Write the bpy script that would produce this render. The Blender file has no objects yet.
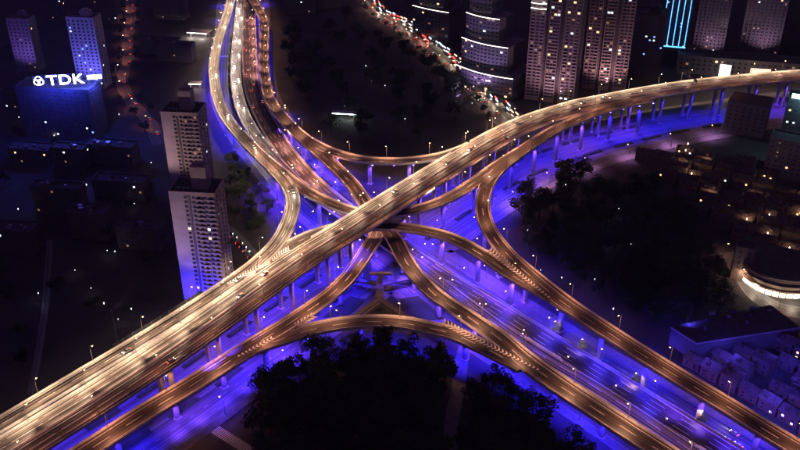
import bpy, bmesh, math, random
from mathutils import Vector, Matrix
R = math.radians
scene = bpy.context.scene
COL = scene.collection
random.seed(7)

# ------------------------------------------------------------------ camera
cam_d = bpy.data.cameras.new('camera'); cam = bpy.data.objects.new('camera', cam_d); COL.objects.link(cam)
cam.location = (0, 0, 300); cam.rotation_euler = (R(60), 0, 0)
cam_d.sensor_width = 36; cam_d.lens = 39.6; cam_d.clip_start = 1; cam_d.clip_end = 20000
scene.camera = cam
# ------------------------------------------------------------------ night sky and moon
world = bpy.data.worlds.new('World'); scene.world = world; world.use_nodes = True
nt = world.node_tree; nt.nodes.clear()
wo = nt.nodes.new('ShaderNodeOutputWorld'); bg = nt.nodes.new('ShaderNodeBackground')
sky = nt.nodes.new('ShaderNodeTexSky'); sky.sky_type = 'NISHITA'; sky.sun_disc = False
sky.sun_elevation = R(-3); sky.sun_rotation = R(200)
bg.inputs['Strength'].default_value = 0.05
glow = nt.nodes.new('ShaderNodeMix'); glow.data_type = 'RGBA'; glow.blend_type = 'ADD'
glow.inputs['Factor'].default_value = 1.0
glow.inputs['B'].default_value = (0.72, 0.32, 1.25, 1)       # city glow held by the night sky
nt.links.new(sky.outputs['Color'], glow.inputs['A']); nt.links.new(glow.outputs['Result'], bg.inputs['Color'])
nt.links.new(bg.outputs['Background'], wo.inputs['Surface'])
moon_d = bpy.data.lights.new('moon', 'SUN'); moon_d.energy = 0.01; moon_d.angle = R(0.5); moon_d.color = (0.6, 0.6, 1.0)
moon = bpy.data.objects.new('moon', moon_d); COL.objects.link(moon); moon.rotation_euler = (R(50), 0, R(200))
scene.view_settings.view_transform = 'Standard'; scene.view_settings.look = 'None'
scene.view_settings.exposure = 0.15; scene.view_settings.gamma = 1.0; scene.view_settings.use_curve_mapping = False
cy = scene.cycles
cy.use_denoising = True; cy.max_bounces = 2; cy.diffuse_bounces = 1; cy.glossy_bounces = 2; cy.transmission_bounces = 2
cy.sample_clamp_indirect = 2.0; cy.sample_clamp_direct = 0.0; cy.use_adaptive_sampling = True; cy.adaptive_threshold = 0.03; cy.adaptive_min_samples = 16; cy.use_light_tree = True; cy.light_sampling_threshold = 0.03; cy.caustics_reflective = False; cy.caustics_refractive = False
WARM = (1.0, 0.45, 0.25); BLUE = (0.028, 0.012, 1.0); VIOLET = (0.09, 0.03, 1.0); CREAM = (1.0, 0.68, 0.44); RUST = (1.0, 0.38, 0.20); PINK = (1.0, 0.42, 0.62)
DECK_LAMP = 8000; FLOOD = 36000; HEADLIGHT = 19000

ROADS = {
  'main': [(-198.2,237.9,28,23), (-183.1,256.3,28,23), (-169.4,273.3,28,23), (-154.7,292.1,28,23), (-138.7,312.6,28,23), (-107.9,355.2,28,23), (-59.4,429,28,23), (-33,463.8,28,23), (-2.6,505,28,23), (20.4,535.2,28,23), (42.6,564.1,28,23), (60.8,587.6,28,23), (80.9,610.9,28,23), (106.9,635.7,28,23), (142.5,661.1,28,23), (163.1,671.8,28,23), (211.9,693.9,28,23), (256,710,28,23), (305.8,723.2,28,23), (350.4,733,28,23), (416.9,744.3,28,23), (494.9,757.2,28,23)],
  'northwest': [(-217.8,1198.7,10,9.6), (-206.9,1106.6,10,9.6), (-199.6,1032.9,10.5,9.6), (-193.7,970.8,11,9.6), (-189.1,913.1,12,9.6), (-183.7,854.5,13,9.6), (-176,796.2,14,9.6), (-168.1,756.5,15,9.6), (-156.5,708,17,9.6), (-139.6,657.8,19,9.6), (-114.7,605.4,21,9.6), (-89,557.4,23,9.6), (-77.6,533,24.5,9.6), (-71.5,513.8,25.5,9.6), (-68.9,492.9,26.5,9.6), (-70.1,467.1,27.5,9.6), (-74.2,446.2,28,9.6), (-82.7,426.3,28,9.6), (-93.4,407.8,28,9.6), (-107.1,387.1,28,9.6), (-127,359.3,28,9.6), (-145.4,335.4,28,9.6), (-162.1,313.6,28,9.6), (-177.4,293.7,28,9.6), (-194.2,271.9,28,9.6), (-206.9,255.3,28,9.6)],
  'north_to_east': [(-126.1,629.4,20.2,9.6), (-104.7,588.4,21.6,9.6), (-82.1,552.7,22.2,9.6), (-66,530.5,21.6,9.6), (-49.9,515.2,21,9.6), (-36.1,505.3,20.4,9.6), (-19.5,499.3,20,9.6), (0,500.9,20,9.6), (17.1,507.6,20.6,9.6), (33.4,518.6,21.8,9.6), (51.5,538.5,23.2,9.6), (67.8,559,24.6,9.6), (85.6,579.3,25.9,9.6), (100.9,596.2,26.9,9.6)],
  'east_to_south': [(205,676.1,28,10), (168.4,658,28,10), (143.3,638.7,28,10), (118.9,617.4,27.6,10), (97.6,593.3,26.6,10), (80.4,571.1,25.4,10), (68.8,554.4,24.5,10), (61.1,538,23.5,10), (55.7,518.5,23,10), (53.8,499,22.4,10), (54.9,480.2,22,10), (59.4,461.6,21.5,10), (66.6,442.8,21,10.5), (76.5,423.1,20.5,12), (87.4,403.7,20,13), (97.5,388.6,20,12), (117.7,360.6,20,11.5), (137.2,335.9,19.5,11.5), (154.9,314.9,19,11.5), (167.7,298.2,19,11.5), (183,280.2,18.5,11.5), (197,263,18,11.5)],
  'south_to_west': [(-98.1,402.8,28,5), (-84.7,416.9,28,6), (-72.6,433.4,28,7.5), (-64.4,448.3,27.4,9.6), (-54.9,461.5,25.8,9.6), (-46,471.9,23.6,9.6), (-34.7,480.3,21.6,9.6), (-17.7,482.7,20.6,9.6), (0,481.3,20.5,9.6), (18.8,474.8,20.8,9.6), (29.1,468.7,21,9.6), (38.5,460.4,21.1,9.6), (51.8,443.9,21,9.6), (63.7,427,20.7,9.6), (75.3,413.7,20.3,9.6), (83.5,403.7,20,8)],
  'northeast': [(-207,1198.7,10,9.6), (-190.6,1106.6,10,9.6), (-173.9,1034.6,10,9.6), (-158.9,985.7,10,9.6), (-146.6,931.9,10.5,9.6), (-138.8,869.9,11,9.6), (-129.6,801.8,12,9.6), (-121.2,753,12.5,9.6), (-111,708.8,13,9.6), (-95.3,669.5,14,9.6), (-77,633.4,15,9.6), (-59.4,609.5,16.2,9.6), (-40.8,591.6,17.6,9.6), (-21.9,580.7,19.2,9.6), (0,574.8,21.4,9.6), (21.7,574.1,24.2,9.6), (36.2,577.4,26.3,9.6), (51.3,587.2,27.8,9.6), (67.5,605.4,28,9.6), (81.1,620.3,28,7)],
  'centre_stem': [(-104.4,690.1,13.4,10.5), (-88.7,654.5,14.3,10.5), (-73.8,624.9,15,10.5), (-59.3,598.8,15.4,10.5), (-46.6,576,15.4,10.5), (-35.4,554.5,15,10.5), (-28.3,537.3,14.5,10.5), (-23,522.4,14,10.5), (-17.9,508,13.6,10.5), (-14.3,495.3,13.3,10.5), (-15.3,483.1,13,10), (-18.8,470.8,13,10), (-22.7,457.8,13,10), (-27,444.3,13,10), (-32.3,431.3,13,10), (-40.1,416.5,13.2,10), (-51.3,400.9,13.5,10), (-62.4,385.8,14,10.5), (-73.1,373.5,14,11), (-83.8,360.4,14,12), (-102.4,337.6,14,12), (-120.2,317.7,14,12), (-136.5,297.4,14,12), (-149.5,281.7,14,12), (-164.7,264,14,12)],
  'centre_right': [(-17.2,506.8,13.5,8), (-11,494,13.3,9.5), (-5.1,483.1,13,10), (-1.3,470.8,13,10), (2.4,456.7,13,10), (7.8,441.5,13,10), (14,427.8,13.2,10), (21.1,415.1,13.5,10), (29.7,403.9,13.8,10), (41,389.9,14,10.5), (52.6,375.2,14,11.5), (64.1,356.3,14,13), (79,336.8,14,13), (95,317.7,14,12.5), (109.9,300.3,14,12.5), (127.2,280.5,14,12.5), (143,262.3,14,12.5)],
  'front_arc': [(-84.9,357.5,14,7), (-72.4,368.3,14,9), (-62.2,374.8,14,10.3), (-52.6,380.5,14,10.3), (-43.3,384.3,14,10.3), (-30,388.3,14,10.3), (-16.4,390.1,14,10.3), (0,388.9,14,10.3), (16.2,384,14,10.3), (29.4,378.3,14,10.3), (42,368.7,14,10.3), (51.7,360.4,14,10.3), (63.2,348.7,14,8)],
  'south_left': [(-209.5,1222.3,7,10), (-198.9,1118.1,7,10), (-190,1045.3,7,10), (-180.4,972.7,7,10), (-170.2,895,7,10), (-161.7,832.9,7,10), (-155.1,791,7,10), (-147.8,752.3,7,10), (-136,705.5,7,10), (-121.2,663.1,7,10), (-105,627.4,7,10), (-87,593,7,10), (-70,563.8,7,10), (-41.1,526.2,6.5,10), (-9.7,487.2,6,10), (12.3,457.4,6,10), (29.6,432.2,6,10), (55.6,395.7,6,10), (74.6,371.7,6,10), (95.5,348.9,6,10), (113.9,326.9,6,10), (130.9,305.4,6,10), (144.3,288.3,6,10), (159.4,268,6,10)],
  'south_right': [(-205.4,1222.3,7,14.5), (-191.3,1118.1,7,14.5), (-180.7,1045.3,7,14.5), (-169.7,972.7,7,14.5), (-157.6,895,7,14.5), (-147.9,832.9,7,14.5), (-138.8,777.7,7,14.5), (-128.3,733,7,14.5), (-115,690.2,7,14.5), (-98.6,645.4,7,14.5), (-82.5,606.8,7,14.5), (-66.6,574.9,7,14.5), (-51.7,550,7,14.5), (-36.4,527.6,6.5,14.5), (-16.5,501.3,6,14.5), (1.3,478,6,14.5), (24.3,448.4,6,14.5), (41.3,429.1,6,14.5), (56.1,412.4,6,14.5), (76.8,387.5,6,14.5), (98,362.5,6,14.5), (116.9,340.1,6,14.5), (134.6,318.8,6,14.5), (148.6,302.1,6,14.5), (164.6,282.3,6,14.5)],
}
GROUND_WE = [(-206.3,230), (-174.7,270.6), (-143.1,311.6), (-110.8,352.9), (-60.4,422.3), (-33.5,457.5), (-2.6,495.9), (20.6,523.7), (42.8,551), (60.9,572.4), (80.7,593.6), (106.4,615.9), (141.7,640.5), (162.6,653), (212.2,679), (257.2,697.9), (308.7,715.5), (355.2,729.2), (503.9,757.8)]
GROUND_NS = [(-217.8,1245.8), (-192.1,1070.3), (-168.3,916.3), (-155,823.8), (-139.3,745.7), (-114.9,679), (-90.3,624.9), (-58.1,564.6), (-20.1,507.6), (12.5,463.2), (41.3,426.4), (76.6,382.8), (116.8,336.2), (148.4,298), (164.1,277.5)]
STREET_NE = [(-99.8,1274.9), (-61.3,1125.4), (-32.9,1019.7), (0,951.2), (28.9,877.3), (47.4,829.4), (65.3,775.4), (80.7,717.8), (91,683.1)]
STREET_NW = [(-372.3,1217.7), (-329.2,1070.3), (-307.5,988.2), (-291.7,916.3), (-274.6,852.8), (-265.2,796.3), (-244.2,745.7), (-216.6,700.1), (-194.2,649.1)]
ALLEY_WEST = [(-231.8,499.7), (-220.5,463.2), (-210.3,430.5), (-202.3,401), (-195.5,374.2), (-189,345.9)]
STREET_E = [(212.4,484.7), (212.9,472.6), (212.3,451.9), (215.1,430.5), (229.9,418.3), (260.6,415.4)]
LANE_TOWER = [(-121.4,519.6), (-106,499.7), (-90.2,472.6), (-79.3,446.4)]
PATH_PARK = [(39.6,401), (33.4,374.2), (29.9,349.8), (25.6,327.5), (23.3,300.5)]
GORES = {
  'west': ((-96.2,404.8,28), (-65.4,442,27.8)),
  'east': ((83.8,402.6,20.1), (54.3,452.4,21.4)),
  'front_right': ((71.2,347.9,14), (24,389.3,13.8)),
  'front_left': ((-84.6,358.7,14), (-48.5,395.1,13.6)),
  'upper_east': ((80.7,573.4,25.5), (53.6,529.3,23.4)),
  'north': ((-82.5,641.8,14.7), (-52.3,595.8,16)),
}
TREES_FRONT = [(-55.8,303.1), (1.3,356.2), (-24.8,337.5), (-9.1,307.9), (8.2,339), (-28.3,313.5), (-46.5,295.4), (18.5,343.9), (-52.1,340), (-30.1,333.2), (-52.3,358.6), (8.2,327.8), (-11.1,363.1), (-62.5,348.5), (-2.8,314.4), (7.3,317.8), (-42.4,325), (11.9,303.2), (-23.3,324.9), (-55.1,328.5), (-36.6,338.5), (-22.2,308.7), (-27.5,379.6), (-65.6,315), (-36.5,364.7), (11,358.4), (-21.1,294.8), (-16.8,336.6), (2.9,305.3), (12.4,311.9), (-62.7,301.3), (-18.4,361.7), (-39,347.3), (-44.9,303.6), (-8.1,373.8), (-60.3,321.8), (-42.4,375.3), (-58.4,354.4), (-3.8,337), (-55.9,313.7), (-7,328.8), (-49.4,319.7), (-33.8,326.1), (-39.3,295.8), (6,294), (-43.8,332.9), (-41.8,360.4), (-47.7,313.1), (0.7,323.9), (18.2,299.9), (3,344.2), (16.8,336.7), (15.8,352.3), (23.1,352.2), (21.8,329), (-67,353.6), (-9.3,320.1), (-16.3,324.3), (-52.8,375), (-20.8,375.1), (-23.3,301.9), (4.5,374.5), (20.2,364.4), (7,349.8), (-61.8,331.6), (-10.2,340.5), (-27.6,359.2), (-35.2,315.2), (-62.9,292.6), (-17.8,350.6), (-24.5,346.2), (-43.7,342.2), (-13.8,300.4), (-31.2,302), (-15.4,312.4), (-3.9,301), (-9.9,380.7), (3.5,362.7), (-23.1,368), (-3.6,348.8), (-68.2,344.1), (-10.7,293.5)]
TREES_FRONT_RIGHT = [(84.8,293.9), (79.6,305.6), (66.8,313.1), (57.5,325.9), (70.7,291.4), (59.3,333.7), (51.2,297), (47.5,349.7), (52.6,342.2), (58.2,291.2), (58.5,317.6), (58.8,300.3), (44.8,330.1), (42.2,297.9), (36.6,318.1), (54.9,306.7), (39.9,309.3), (33.4,293.6), (30.8,306), (66.3,305.3), (37.8,329.4), (67.2,325.9), (44.8,322.7), (45.1,314), (37.7,339.3)]
TREES_EAST = [(104.7,477.4), (121.6,466.2), (118.5,542.1), (147.9,421.2), (137.9,442), (177.2,468.6), (133.9,592.1), (156.1,412.9), (118.4,432), (99.5,546.1), (173,527.1), (150.5,508.9), (188.6,471.9), (146.4,561.8), (185.5,520.6), (133.2,580.2), (103,504.3), (178.6,560.5), (137.7,482), (160.8,467.7), (147.7,463.3), (126.1,445.6), (112.7,527.1), (164.5,492.5), (163,442.5), (109.4,494.5), (131.8,524.6), (119.5,510.7), (117.4,569.1), (163.6,552.2), (171.9,425.9), (96.2,529.1), (136.3,504), (119.9,582.4), (192.2,450.2), (184.5,416.7), (166.9,481.1), (134.8,550.7), (136.6,429.4), (188.8,431.2), (84.3,533.7), (83.9,485.5), (163.7,514.2), (88,475.2), (91.7,555.2), (192.4,510.1), (149.9,539.6), (83.7,500.9), (178.2,454.8), (182.7,483.7), (84.7,522), (117.8,554.9), (104.3,464), (136.2,459.1), (108,448.1), (106.6,536.6), (169.9,569.6), (153,431.2), (167.3,452.8), (177.4,440.7), (143.6,404.4), (149.1,444.4), (149.5,493.7), (133.1,411.5), (94.9,486.4), (124.4,480.2), (172.5,544.5), (152.2,551.2), (167.9,413.4), (181.1,508.7)]
TREES_NORTH = [(-78.2,940.8), (-44.8,918.5), (-100.7,823.2), (47.1,700), (-16.1,869.3), (-52.4,749.6), (17.2,685.5), (-2.6,736.3), (-22.8,908.9), (49.1,766.4), (-20.5,818.9), (-86.5,858.4), (-59.1,778.4), (-27.9,844.4), (-40.8,898.7), (2.1,869.4), (-43,714.7), (-108.2,888.1), (24.2,753.1), (-79,803.4), (17.2,658.8), (-114,864.6), (-32.1,662.9), (-0.2,695.3), (-64.3,903.3), (-61.2,983.8), (-114,912.3), (-102.1,792.8), (-86.7,780.1), (27.5,820.5), (-68.7,820), (-57.7,676.6), (36.7,790.1), (46.5,741.5), (27.4,715.3), (2.3,767.4), (9.3,848.9), (-26.1,781.1), (-4.8,793.4), (-88.8,837.2), (-85.4,751.4), (-29.3,684.7)]
TREES_TOWER = [(-101.1,527.4), (-124.6,559.6), (-92.7,537.9), (-114.8,587.4), (-106.3,546.7), (-124,591.5), (-104.7,534.6), (-129.5,612), (-117.8,579.1), (-99.3,557.8), (-115.2,557.7), (-95.7,516.1), (-113.8,525.9), (-125.2,575.2), (-98.7,508.3), (-111.8,565)]
TREES_KERB = [(80.4,326.7), (90.4,306.8), (95.4,312.4), (91.4,318), (84.2,319), (97.5,305.9)]
TREES_WEST = [(-228.8,427.1), (-292.5,579.9), (-195.2,500.6), (-210.1,395.5), (-273.6,640.4), (-244.7,450.6), (-206.1,439.1), (-154.8,461.9), (-317.2,665.3), (-156.6,490.8), (-200.2,369.1), (-178.8,420.8), (-182.5,564.2), (-293.4,623)]
SPOTS = {'tower_front': (-114.7,427.4), 'tower_rear': (-145.5,537.8), 'sign_block': (-276.8,658.8), 'blue_slab_a': (-362.9,818.2), 'blue_slab_b': (-287.5,775.4), 'terrace_block': (76.7,765.3), 'terrace_wing': (32.2,916.3), 'condo_a': (134.4,743.3), 'condo_b': (189,772.9), 'dark_office': (230.9,796.3), 'striped_tower': (266.2,832.3), 'grey_tower': (310.8,858.8), 'right_tower_a': (364.7,864.9), 'right_tower_b': (413.5,877.3), 'podium_mall': (326.2,801.7), 'cyan_block': (320,639.6), 'louvre_block': (283.4,668.8), 'purple_block': (291.7,586.9), 'small_tower': (208.6,451.9), 'bright_lot': (-217.1,930), 'station': (-190.4,775.4), 'forecourt': (-43.2,704.5), 'sign_gantry': (355,801.7), 'billboard_white': (302.2,780.5), 'billboard_pink': (334.2,778), 'bar_sign': (-289.1,796.3), 'boat_lights': (-47.5,704.5), 'footbridge': (-12.1,441), 'crosswalk': (-80.5,313.6), 'crosswalk_b': (-143.1,311.6)}
MUSEUM_ROOF = [(148.3,387.6), (157.8,373.5), (218,387.6), (209.2,408.4)]
MALL_ARC = [(208.2,462.1), (210.6,450.8), (215.4,440), (223.9,433.6), (235.1,431.5), (247.8,433.6)]
ROUND_HALL = [(215.9,455.3), (221,445.3), (230.1,442.1), (243.1,444.3)]
GARDEN = [(-325,695.8), (-282.5,658.8), (-366.4,846.9), (-285.1,679), (-240.6,700.1), (-190.5,607.2), (-186.9,543.6), (-180.4,493.4), (-188,481), (-181.8,477.4), (-185.2,437.8), (-201.1,457.5), (-213.9,430.5), (-263.2,530.7), (-297.6,626.7), (-276.3,635.9), (-238.7,566.2), (-227,566.2), (-237.6,645.3), (-347.2,726.9), (-170.9,417.3), (-160.3,406.6), (-153.9,412.4), (103.9,804.4), (67.8,745.7), (63.9,729.2), (-13.9,770.3), (-33.2,818.2), (-26.4,783.1), (33.5,858.8), (4.2,689.4), (69.6,733.9), (-48.2,717.8), (-39,706.6), (-32.9,706.6), (-57.1,706.6), (120.3,567.7), (117.7,574), (125.2,570.9), (106.2,551), (151.6,533.5), (149.5,487.1), (129.2,489.6), (84.4,502.3), (118.3,446.4), (98.2,446.4), (130.7,490.9), (122.2,412.4), (-2.6,355.3), (7.3,356.1), (126.2,365.8), (86.9,457.5)]
LANE_SOUTH = [(156.7,369.3,-48.7274), (163.8,360.9,-49.9765), (170.9,352.5,-50.946), (177.9,344,-49.6104), (185,335.6,-51.2176), (192.1,327.2,-51.228), (199.1,318.8,-49.4197), (172.2,370.3,-51.3213), (179.3,361.9,-50.7742), (193.4,345,-50.1784), (200.5,336.6,-49.9426), (185,374.5,-50.5542), (192.1,366,-50.6329), (206.2,349.2,-50.2988), (206.7,368.1,-49.1645), (213.8,359.6,-51.2386), (210.5,383,-50.9279), (217.6,374.6,-51.1071)]
LANE_NORTH = [(225.4,631.3,-29.3186), (238.7,624.2,-28.3936), (265.1,610.1,-28.4136), (278.4,603.1,-26.5585), (220.4,619.2,-27.289), (233.6,612.2,-27.2887), (246.9,605.1,-27.1202), (260.1,598.1,-28.4445), (273.4,591,-26.7975), (190.5,620.4,-27.2949), (203.7,613.3,-28.1784), (217,606.3,-29.2487), (230.2,599.2,-29.4106), (243.5,592.2,-28.0571), (256.7,585.2,-27.405), (197.1,602.1,-27.082), (210.3,595.1,-26.8592), (223.6,588.1,-27.7507), (236.8,581,-29.0915), (250.1,574,-26.9887), (263.3,566.9,-27.3663), (276.6,559.9,-28.6696), (289.8,552.8,-28.1481), (199.9,585.9,-28.5729), (213.2,578.9,-29.4427), (226.4,571.8,-28.1355), (252.9,557.7,-28.7878), (266.1,550.7,-29.3592), (279.4,543.7,-28.1606), (209.2,566.3,-27.6567), (222.4,559.2,-28.3195), (235.6,552.2,-26.7813), (248.9,545.2,-26.7022), (262.1,538.1,-29.1103), (275.4,531.1,-27.6234), (204.4,554.1,-26.5679), (217.6,547.1,-27.1276), (230.9,540,-26.77), (244.1,533,-28.4545), (257.4,525.9,-28.1773), (270.6,518.9,-27.1953), (208.5,537.2,-29.2419), (221.7,530.1,-27.92), (235,523.1,-27.3135), (248.2,516.1,-27.9317), (261.5,509,-27.8201), (274.7,502,-28.3563), (217.7,517.6,-28.0269), (230.9,510.5,-29.3023), (244.2,503.5,-28.2587), (257.4,496.5,-26.7297), (225.3,498.8,-27.6407), (238.5,491.8,-27.3073), (251.7,484.7,-27.9686), (265,477.7,-28.9068), (232.5,480.2,-26.7317), (245.7,473.2,-26.5049), (259,466.2,-29.0982), (238.4,462.4,-28.933)]
WEST_BLOCKS = [(-336.7,722.3,15), (-286.1,612.4,10), (-252.3,603.7,10), (-224.2,612.4,12), (-241.4,770.3,12), (-200.8,555.5,8), (-236.5,533.5,8), (-247.9,481,5), (-205.3,499.7,8), (-169,487.1,6), (-245.9,868,10), (-262.9,988.2,10), (-337.2,988.2,10), (-394.3,988.2,10), (-395.8,852.8,10), (-204.7,658.8,10), (-225.9,846.9,8), (-83.3,1036.1,-10), (-116.6,1011.7,-8), (-31.1,1092.7,-10)]
ADDED_YARD_MASTS = [(160.3,359.3), (173.5,364.1), (177,348.2), (197.4,361.7), (183.6,331), (200.8,342.1), (186.8,313.6), (173.9,328.9), (156.8,389.9)]
LIT_TREES = [(87.6,397.2), (99.8,381.1), (122.2,352.9), (147.5,324.6)]
WAIT_CARS = [(156.9,312.9), (160.6,309.6), (161.4,317.7)]
ISLANDS = [[(-32.1,409.5), (-20.2,430.5), (-29.9,434.7), (-45,412.4)], [(11.5,408.5), (26.4,410.5), (10.8,434.7), (-1.2,431.5)], [(1.1,406.6), (-10.6,424.3), (-21.7,406.6)], [(-30.5,447.5), (-17.2,449.7), (-17.8,472.6), (-30.2,465.6)], [(-3.7,447.5), (9.7,445.3), (7.5,463.2), (-5.1,472.6)]]


# ------------------------------------------------------------------ helpers
class MB:
    def __init__(s): s.v = []; s.f = []; s.m = []; s.uv = {}
    def face(s, pts, m=0, uv=None):
        i = len(s.v); s.v += [tuple(p) for p in pts]; s.f.append(tuple(range(i, i + len(pts)))); s.m.append(m)
        if uv: s.uv[len(s.f) - 1] = uv
    def box(s, c, size, m=0, rz=0.0, taper=1.0):
        x, y, z = size[0] / 2, size[1] / 2, size[2] / 2; ca, sa = math.cos(rz), math.sin(rz); i = len(s.v)
        for dz, t in ((-z, 1.0), (z, taper)):
            for dx, dy in ((-x, -y), (x, -y), (x, y), (-x, y)):
                dx *= t; dy *= t
                s.v.append((c[0] + dx * ca - dy * sa, c[1] + dx * sa + dy * ca, c[2] + dz))
        for q in ((0, 3, 2, 1), (4, 5, 6, 7), (0, 1, 5, 4), (1, 2, 6, 5), (2, 3, 7, 6), (3, 0, 4, 7)):
            s.f.append(tuple(i + k for k in q)); s.m.append(m)
    def prism(s, poly, z0, z1, m=0, mtop=None):
        n = len(poly); i = len(s.v)
        s.v += [(p[0], p[1], z0) for p in poly] + [(p[0], p[1], z1) for p in poly]
        s.f.append(tuple(i + n + k for k in range(n))); s.m.append(m if mtop is None else mtop)
        s.f.append(tuple(i + k for k in reversed(range(n)))); s.m.append(m)
        for k in range(n):
            j = (k + 1) % n; s.f.append((i + k, i + j, i + n + j, i + n + k)); s.m.append(m)
    def tube(s, a, b, r0, r1=None, n=8, m=0, caps=True):
        r1 = r0 if r1 is None else r1; a = Vector(a); b = Vector(b); d = (b - a).normalized()
        u = d.orthogonal().normalized(); w = d.cross(u); i = len(s.v)
        for p, r in ((a, r0), (b, r1)):
            for k in range(n):
                t = 2 * math.pi * k / n; s.v.append(tuple(p + u * (r * math.cos(t)) + w * (r * math.sin(t))))
        for k in range(n):
            j = (k + 1) % n; s.f.append((i + k, i + j, i + n + j, i + n + k)); s.m.append(m)
        if caps:
            s.f.append(tuple(i + k for k in reversed(range(n)))); s.m.append(m)
            s.f.append(tuple(i + n + k for k in range(n))); s.m.append(m)
    def ball(s, c, r, m=0, seg=8, rings=5, sz=1.0):
        i = len(s.v); s.v.append((c[0], c[1], c[2] + r * sz))
        for a in range(1, rings):
            ph = math.pi * a / rings
            for b in range(seg):
                t = 2 * math.pi * b / seg
                s.v.append((c[0] + r * math.sin(ph) * math.cos(t), c[1] + r * math.sin(ph) * math.sin(t), c[2] + r * sz * math.cos(ph)))
        s.v.append((c[0], c[1], c[2] - r * sz)); last = len(s.v) - 1
        for b in range(seg):
            s.f.append((i, i + 1 + b, i + 1 + (b + 1) % seg)); s.m.append(m)
            for a in range(rings - 2):
                p = i + 1 + a * seg; s.f.append((p + b, p + seg + b, p + seg + (b + 1) % seg, p + (b + 1) % seg)); s.m.append(m)
            p = i + 1 + (rings - 2) * seg; s.f.append((p + b, last, p + (b + 1) % seg)); s.m.append(m)
    def mesh(s, name, mats):
        me = bpy.data.meshes.new(name); me.from_pydata(s.v, [], s.f)
        for m in (mats if isinstance(mats, (list, tuple)) else [mats]): me.materials.append(m)
        me.polygons.foreach_set('material_index', s.m)
        if s.uv:
            ul = me.uv_layers.new(name='UVMap').data
            for fi, uvs in s.uv.items():
                for k, li in enumerate(me.polygons[fi].loop_indices): ul[li].uv = uvs[k]
        me.update(); return me
    def build(s, name, mats, parent=None, loc=(0, 0, 0), rz=0.0, smooth=False):
        me = s.mesh(name, mats)
        if smooth: me.polygons.foreach_set('use_smooth', [True] * len(me.polygons))
        return put(name, me, parent, loc, rz)
def put(name, data, parent=None, loc=(0, 0, 0), rz=0.0, scale=None):
    o = bpy.data.objects.new(name, data); COL.objects.link(o); o.location = loc
    if rz: o.rotation_euler = (0, 0, rz)
    if scale: o.scale = scale
    if parent is not None: o.parent = parent
    return o
def tag(o, label, cat, group=None):
    o['label'] = label; o['category'] = cat
    if group: o['group'] = group
    return o
def struct(o, kind='structure'): o['kind'] = kind; return o
def empty(name, loc=(0, 0, 0), rz=0.0): return put(name, None, None, loc, rz)
_ld = {}
def lamp(name, kind, loc, energy, color, parent=None, size=0.25, spot=140, blend=0.7, rot=(0, 0, 0)):
    key = (kind, energy, color, size, spot, blend)
    if key not in _ld:
        d = bpy.data.lights.new(name, kind); d.energy = energy; d.color = color
        d.shadow_soft_size = size
        if kind == 'SPOT': d.spot_size = R(spot); d.spot_blend = blend
        _ld[key] = d
    o = put(name, _ld[key], parent, loc); o.rotation_euler = rot; return o
def ordinal(n):
    words = ['first', 'second', 'third', 'fourth', 'fifth', 'sixth', 'seventh', 'eighth', 'ninth', 'tenth', 'eleventh', 'twelfth']
    if n <= 12: return words[n - 1]
    return str(n) + ('th' if 10 <= n % 100 <= 20 else {1: 'st', 2: 'nd', 3: 'rd'}.get(n % 10, 'th'))
def across(o): p = o.location; return p.x / (p.y * 0.866 + (300 - p.z) * 0.5)       # left to right as seen
def upward(o): p = o.location; return -p.y

# ------------------------------------------------------------------ materials
def mat(name, color, rough=0.8, vary=0.0, scale=1.0, metal=0.0, spec=0.4, stretch=None, bump=0.0, color2=None, detail=4):
    m = bpy.data.materials.new(name); m.use_nodes = True; n = m.node_tree; b = n.nodes['Principled BSDF']
    b.inputs['Roughness'].default_value = rough; b.inputs['Metallic'].default_value = metal
    b.inputs['Specular IOR Level'].default_value = spec; b.inputs['Base Color'].default_value = (*color, 1)
    if vary or color2:
        tc = n.nodes.new('ShaderNodeTexCoord'); mp = n.nodes.new('ShaderNodeMapping'); nz = n.nodes.new('ShaderNodeTexNoise')
        n.links.new(tc.outputs['Object'], mp.inputs['Vector']); n.links.new(mp.outputs['Vector'], nz.inputs['Vector'])
        if stretch: mp.inputs['Scale'].default_value = stretch
        nz.inputs['Scale'].default_value = scale; nz.inputs['Detail'].default_value = detail; nz.inputs['Roughness'].default_value = 0.65
        cr = n.nodes.new('ShaderNodeValToRGB'); e = cr.color_ramp.elements
        c2 = color2 or tuple(min(1, c * (1 + vary)) for c in color); c1 = color if color2 else tuple(c * (1 - vary) for c in color)
        e[0].position = 0.32; e[0].color = (*c1, 1); e[1].position = 0.68; e[1].color = (*c2, 1)
        n.links.new(nz.outputs['Fac'], cr.inputs['Fac']); n.links.new(cr.outputs['Color'], b.inputs['Base Color'])
        if bump:
            bp = n.nodes.new('ShaderNodeBump'); bp.inputs['Strength'].default_value = bump
            n.links.new(nz.outputs['Fac'], bp.inputs['Height']); n.links.new(bp.outputs['Normal'], b.inputs['Normal'])
    return m
def glowmat(name, color, strength):
    m = bpy.data.materials.new(name); m.use_nodes = True; n = m.node_tree; b = n.nodes['Principled BSDF']
    b.inputs['Base Color'].default_value = (0.6, 0.6, 0.6, 1)
    b.inputs['Emission Color'].default_value = (*color, 1); b.inputs['Emission Strength'].default_value = strength
    m.cycles.emission_sampling = 'NONE'; return m
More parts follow.
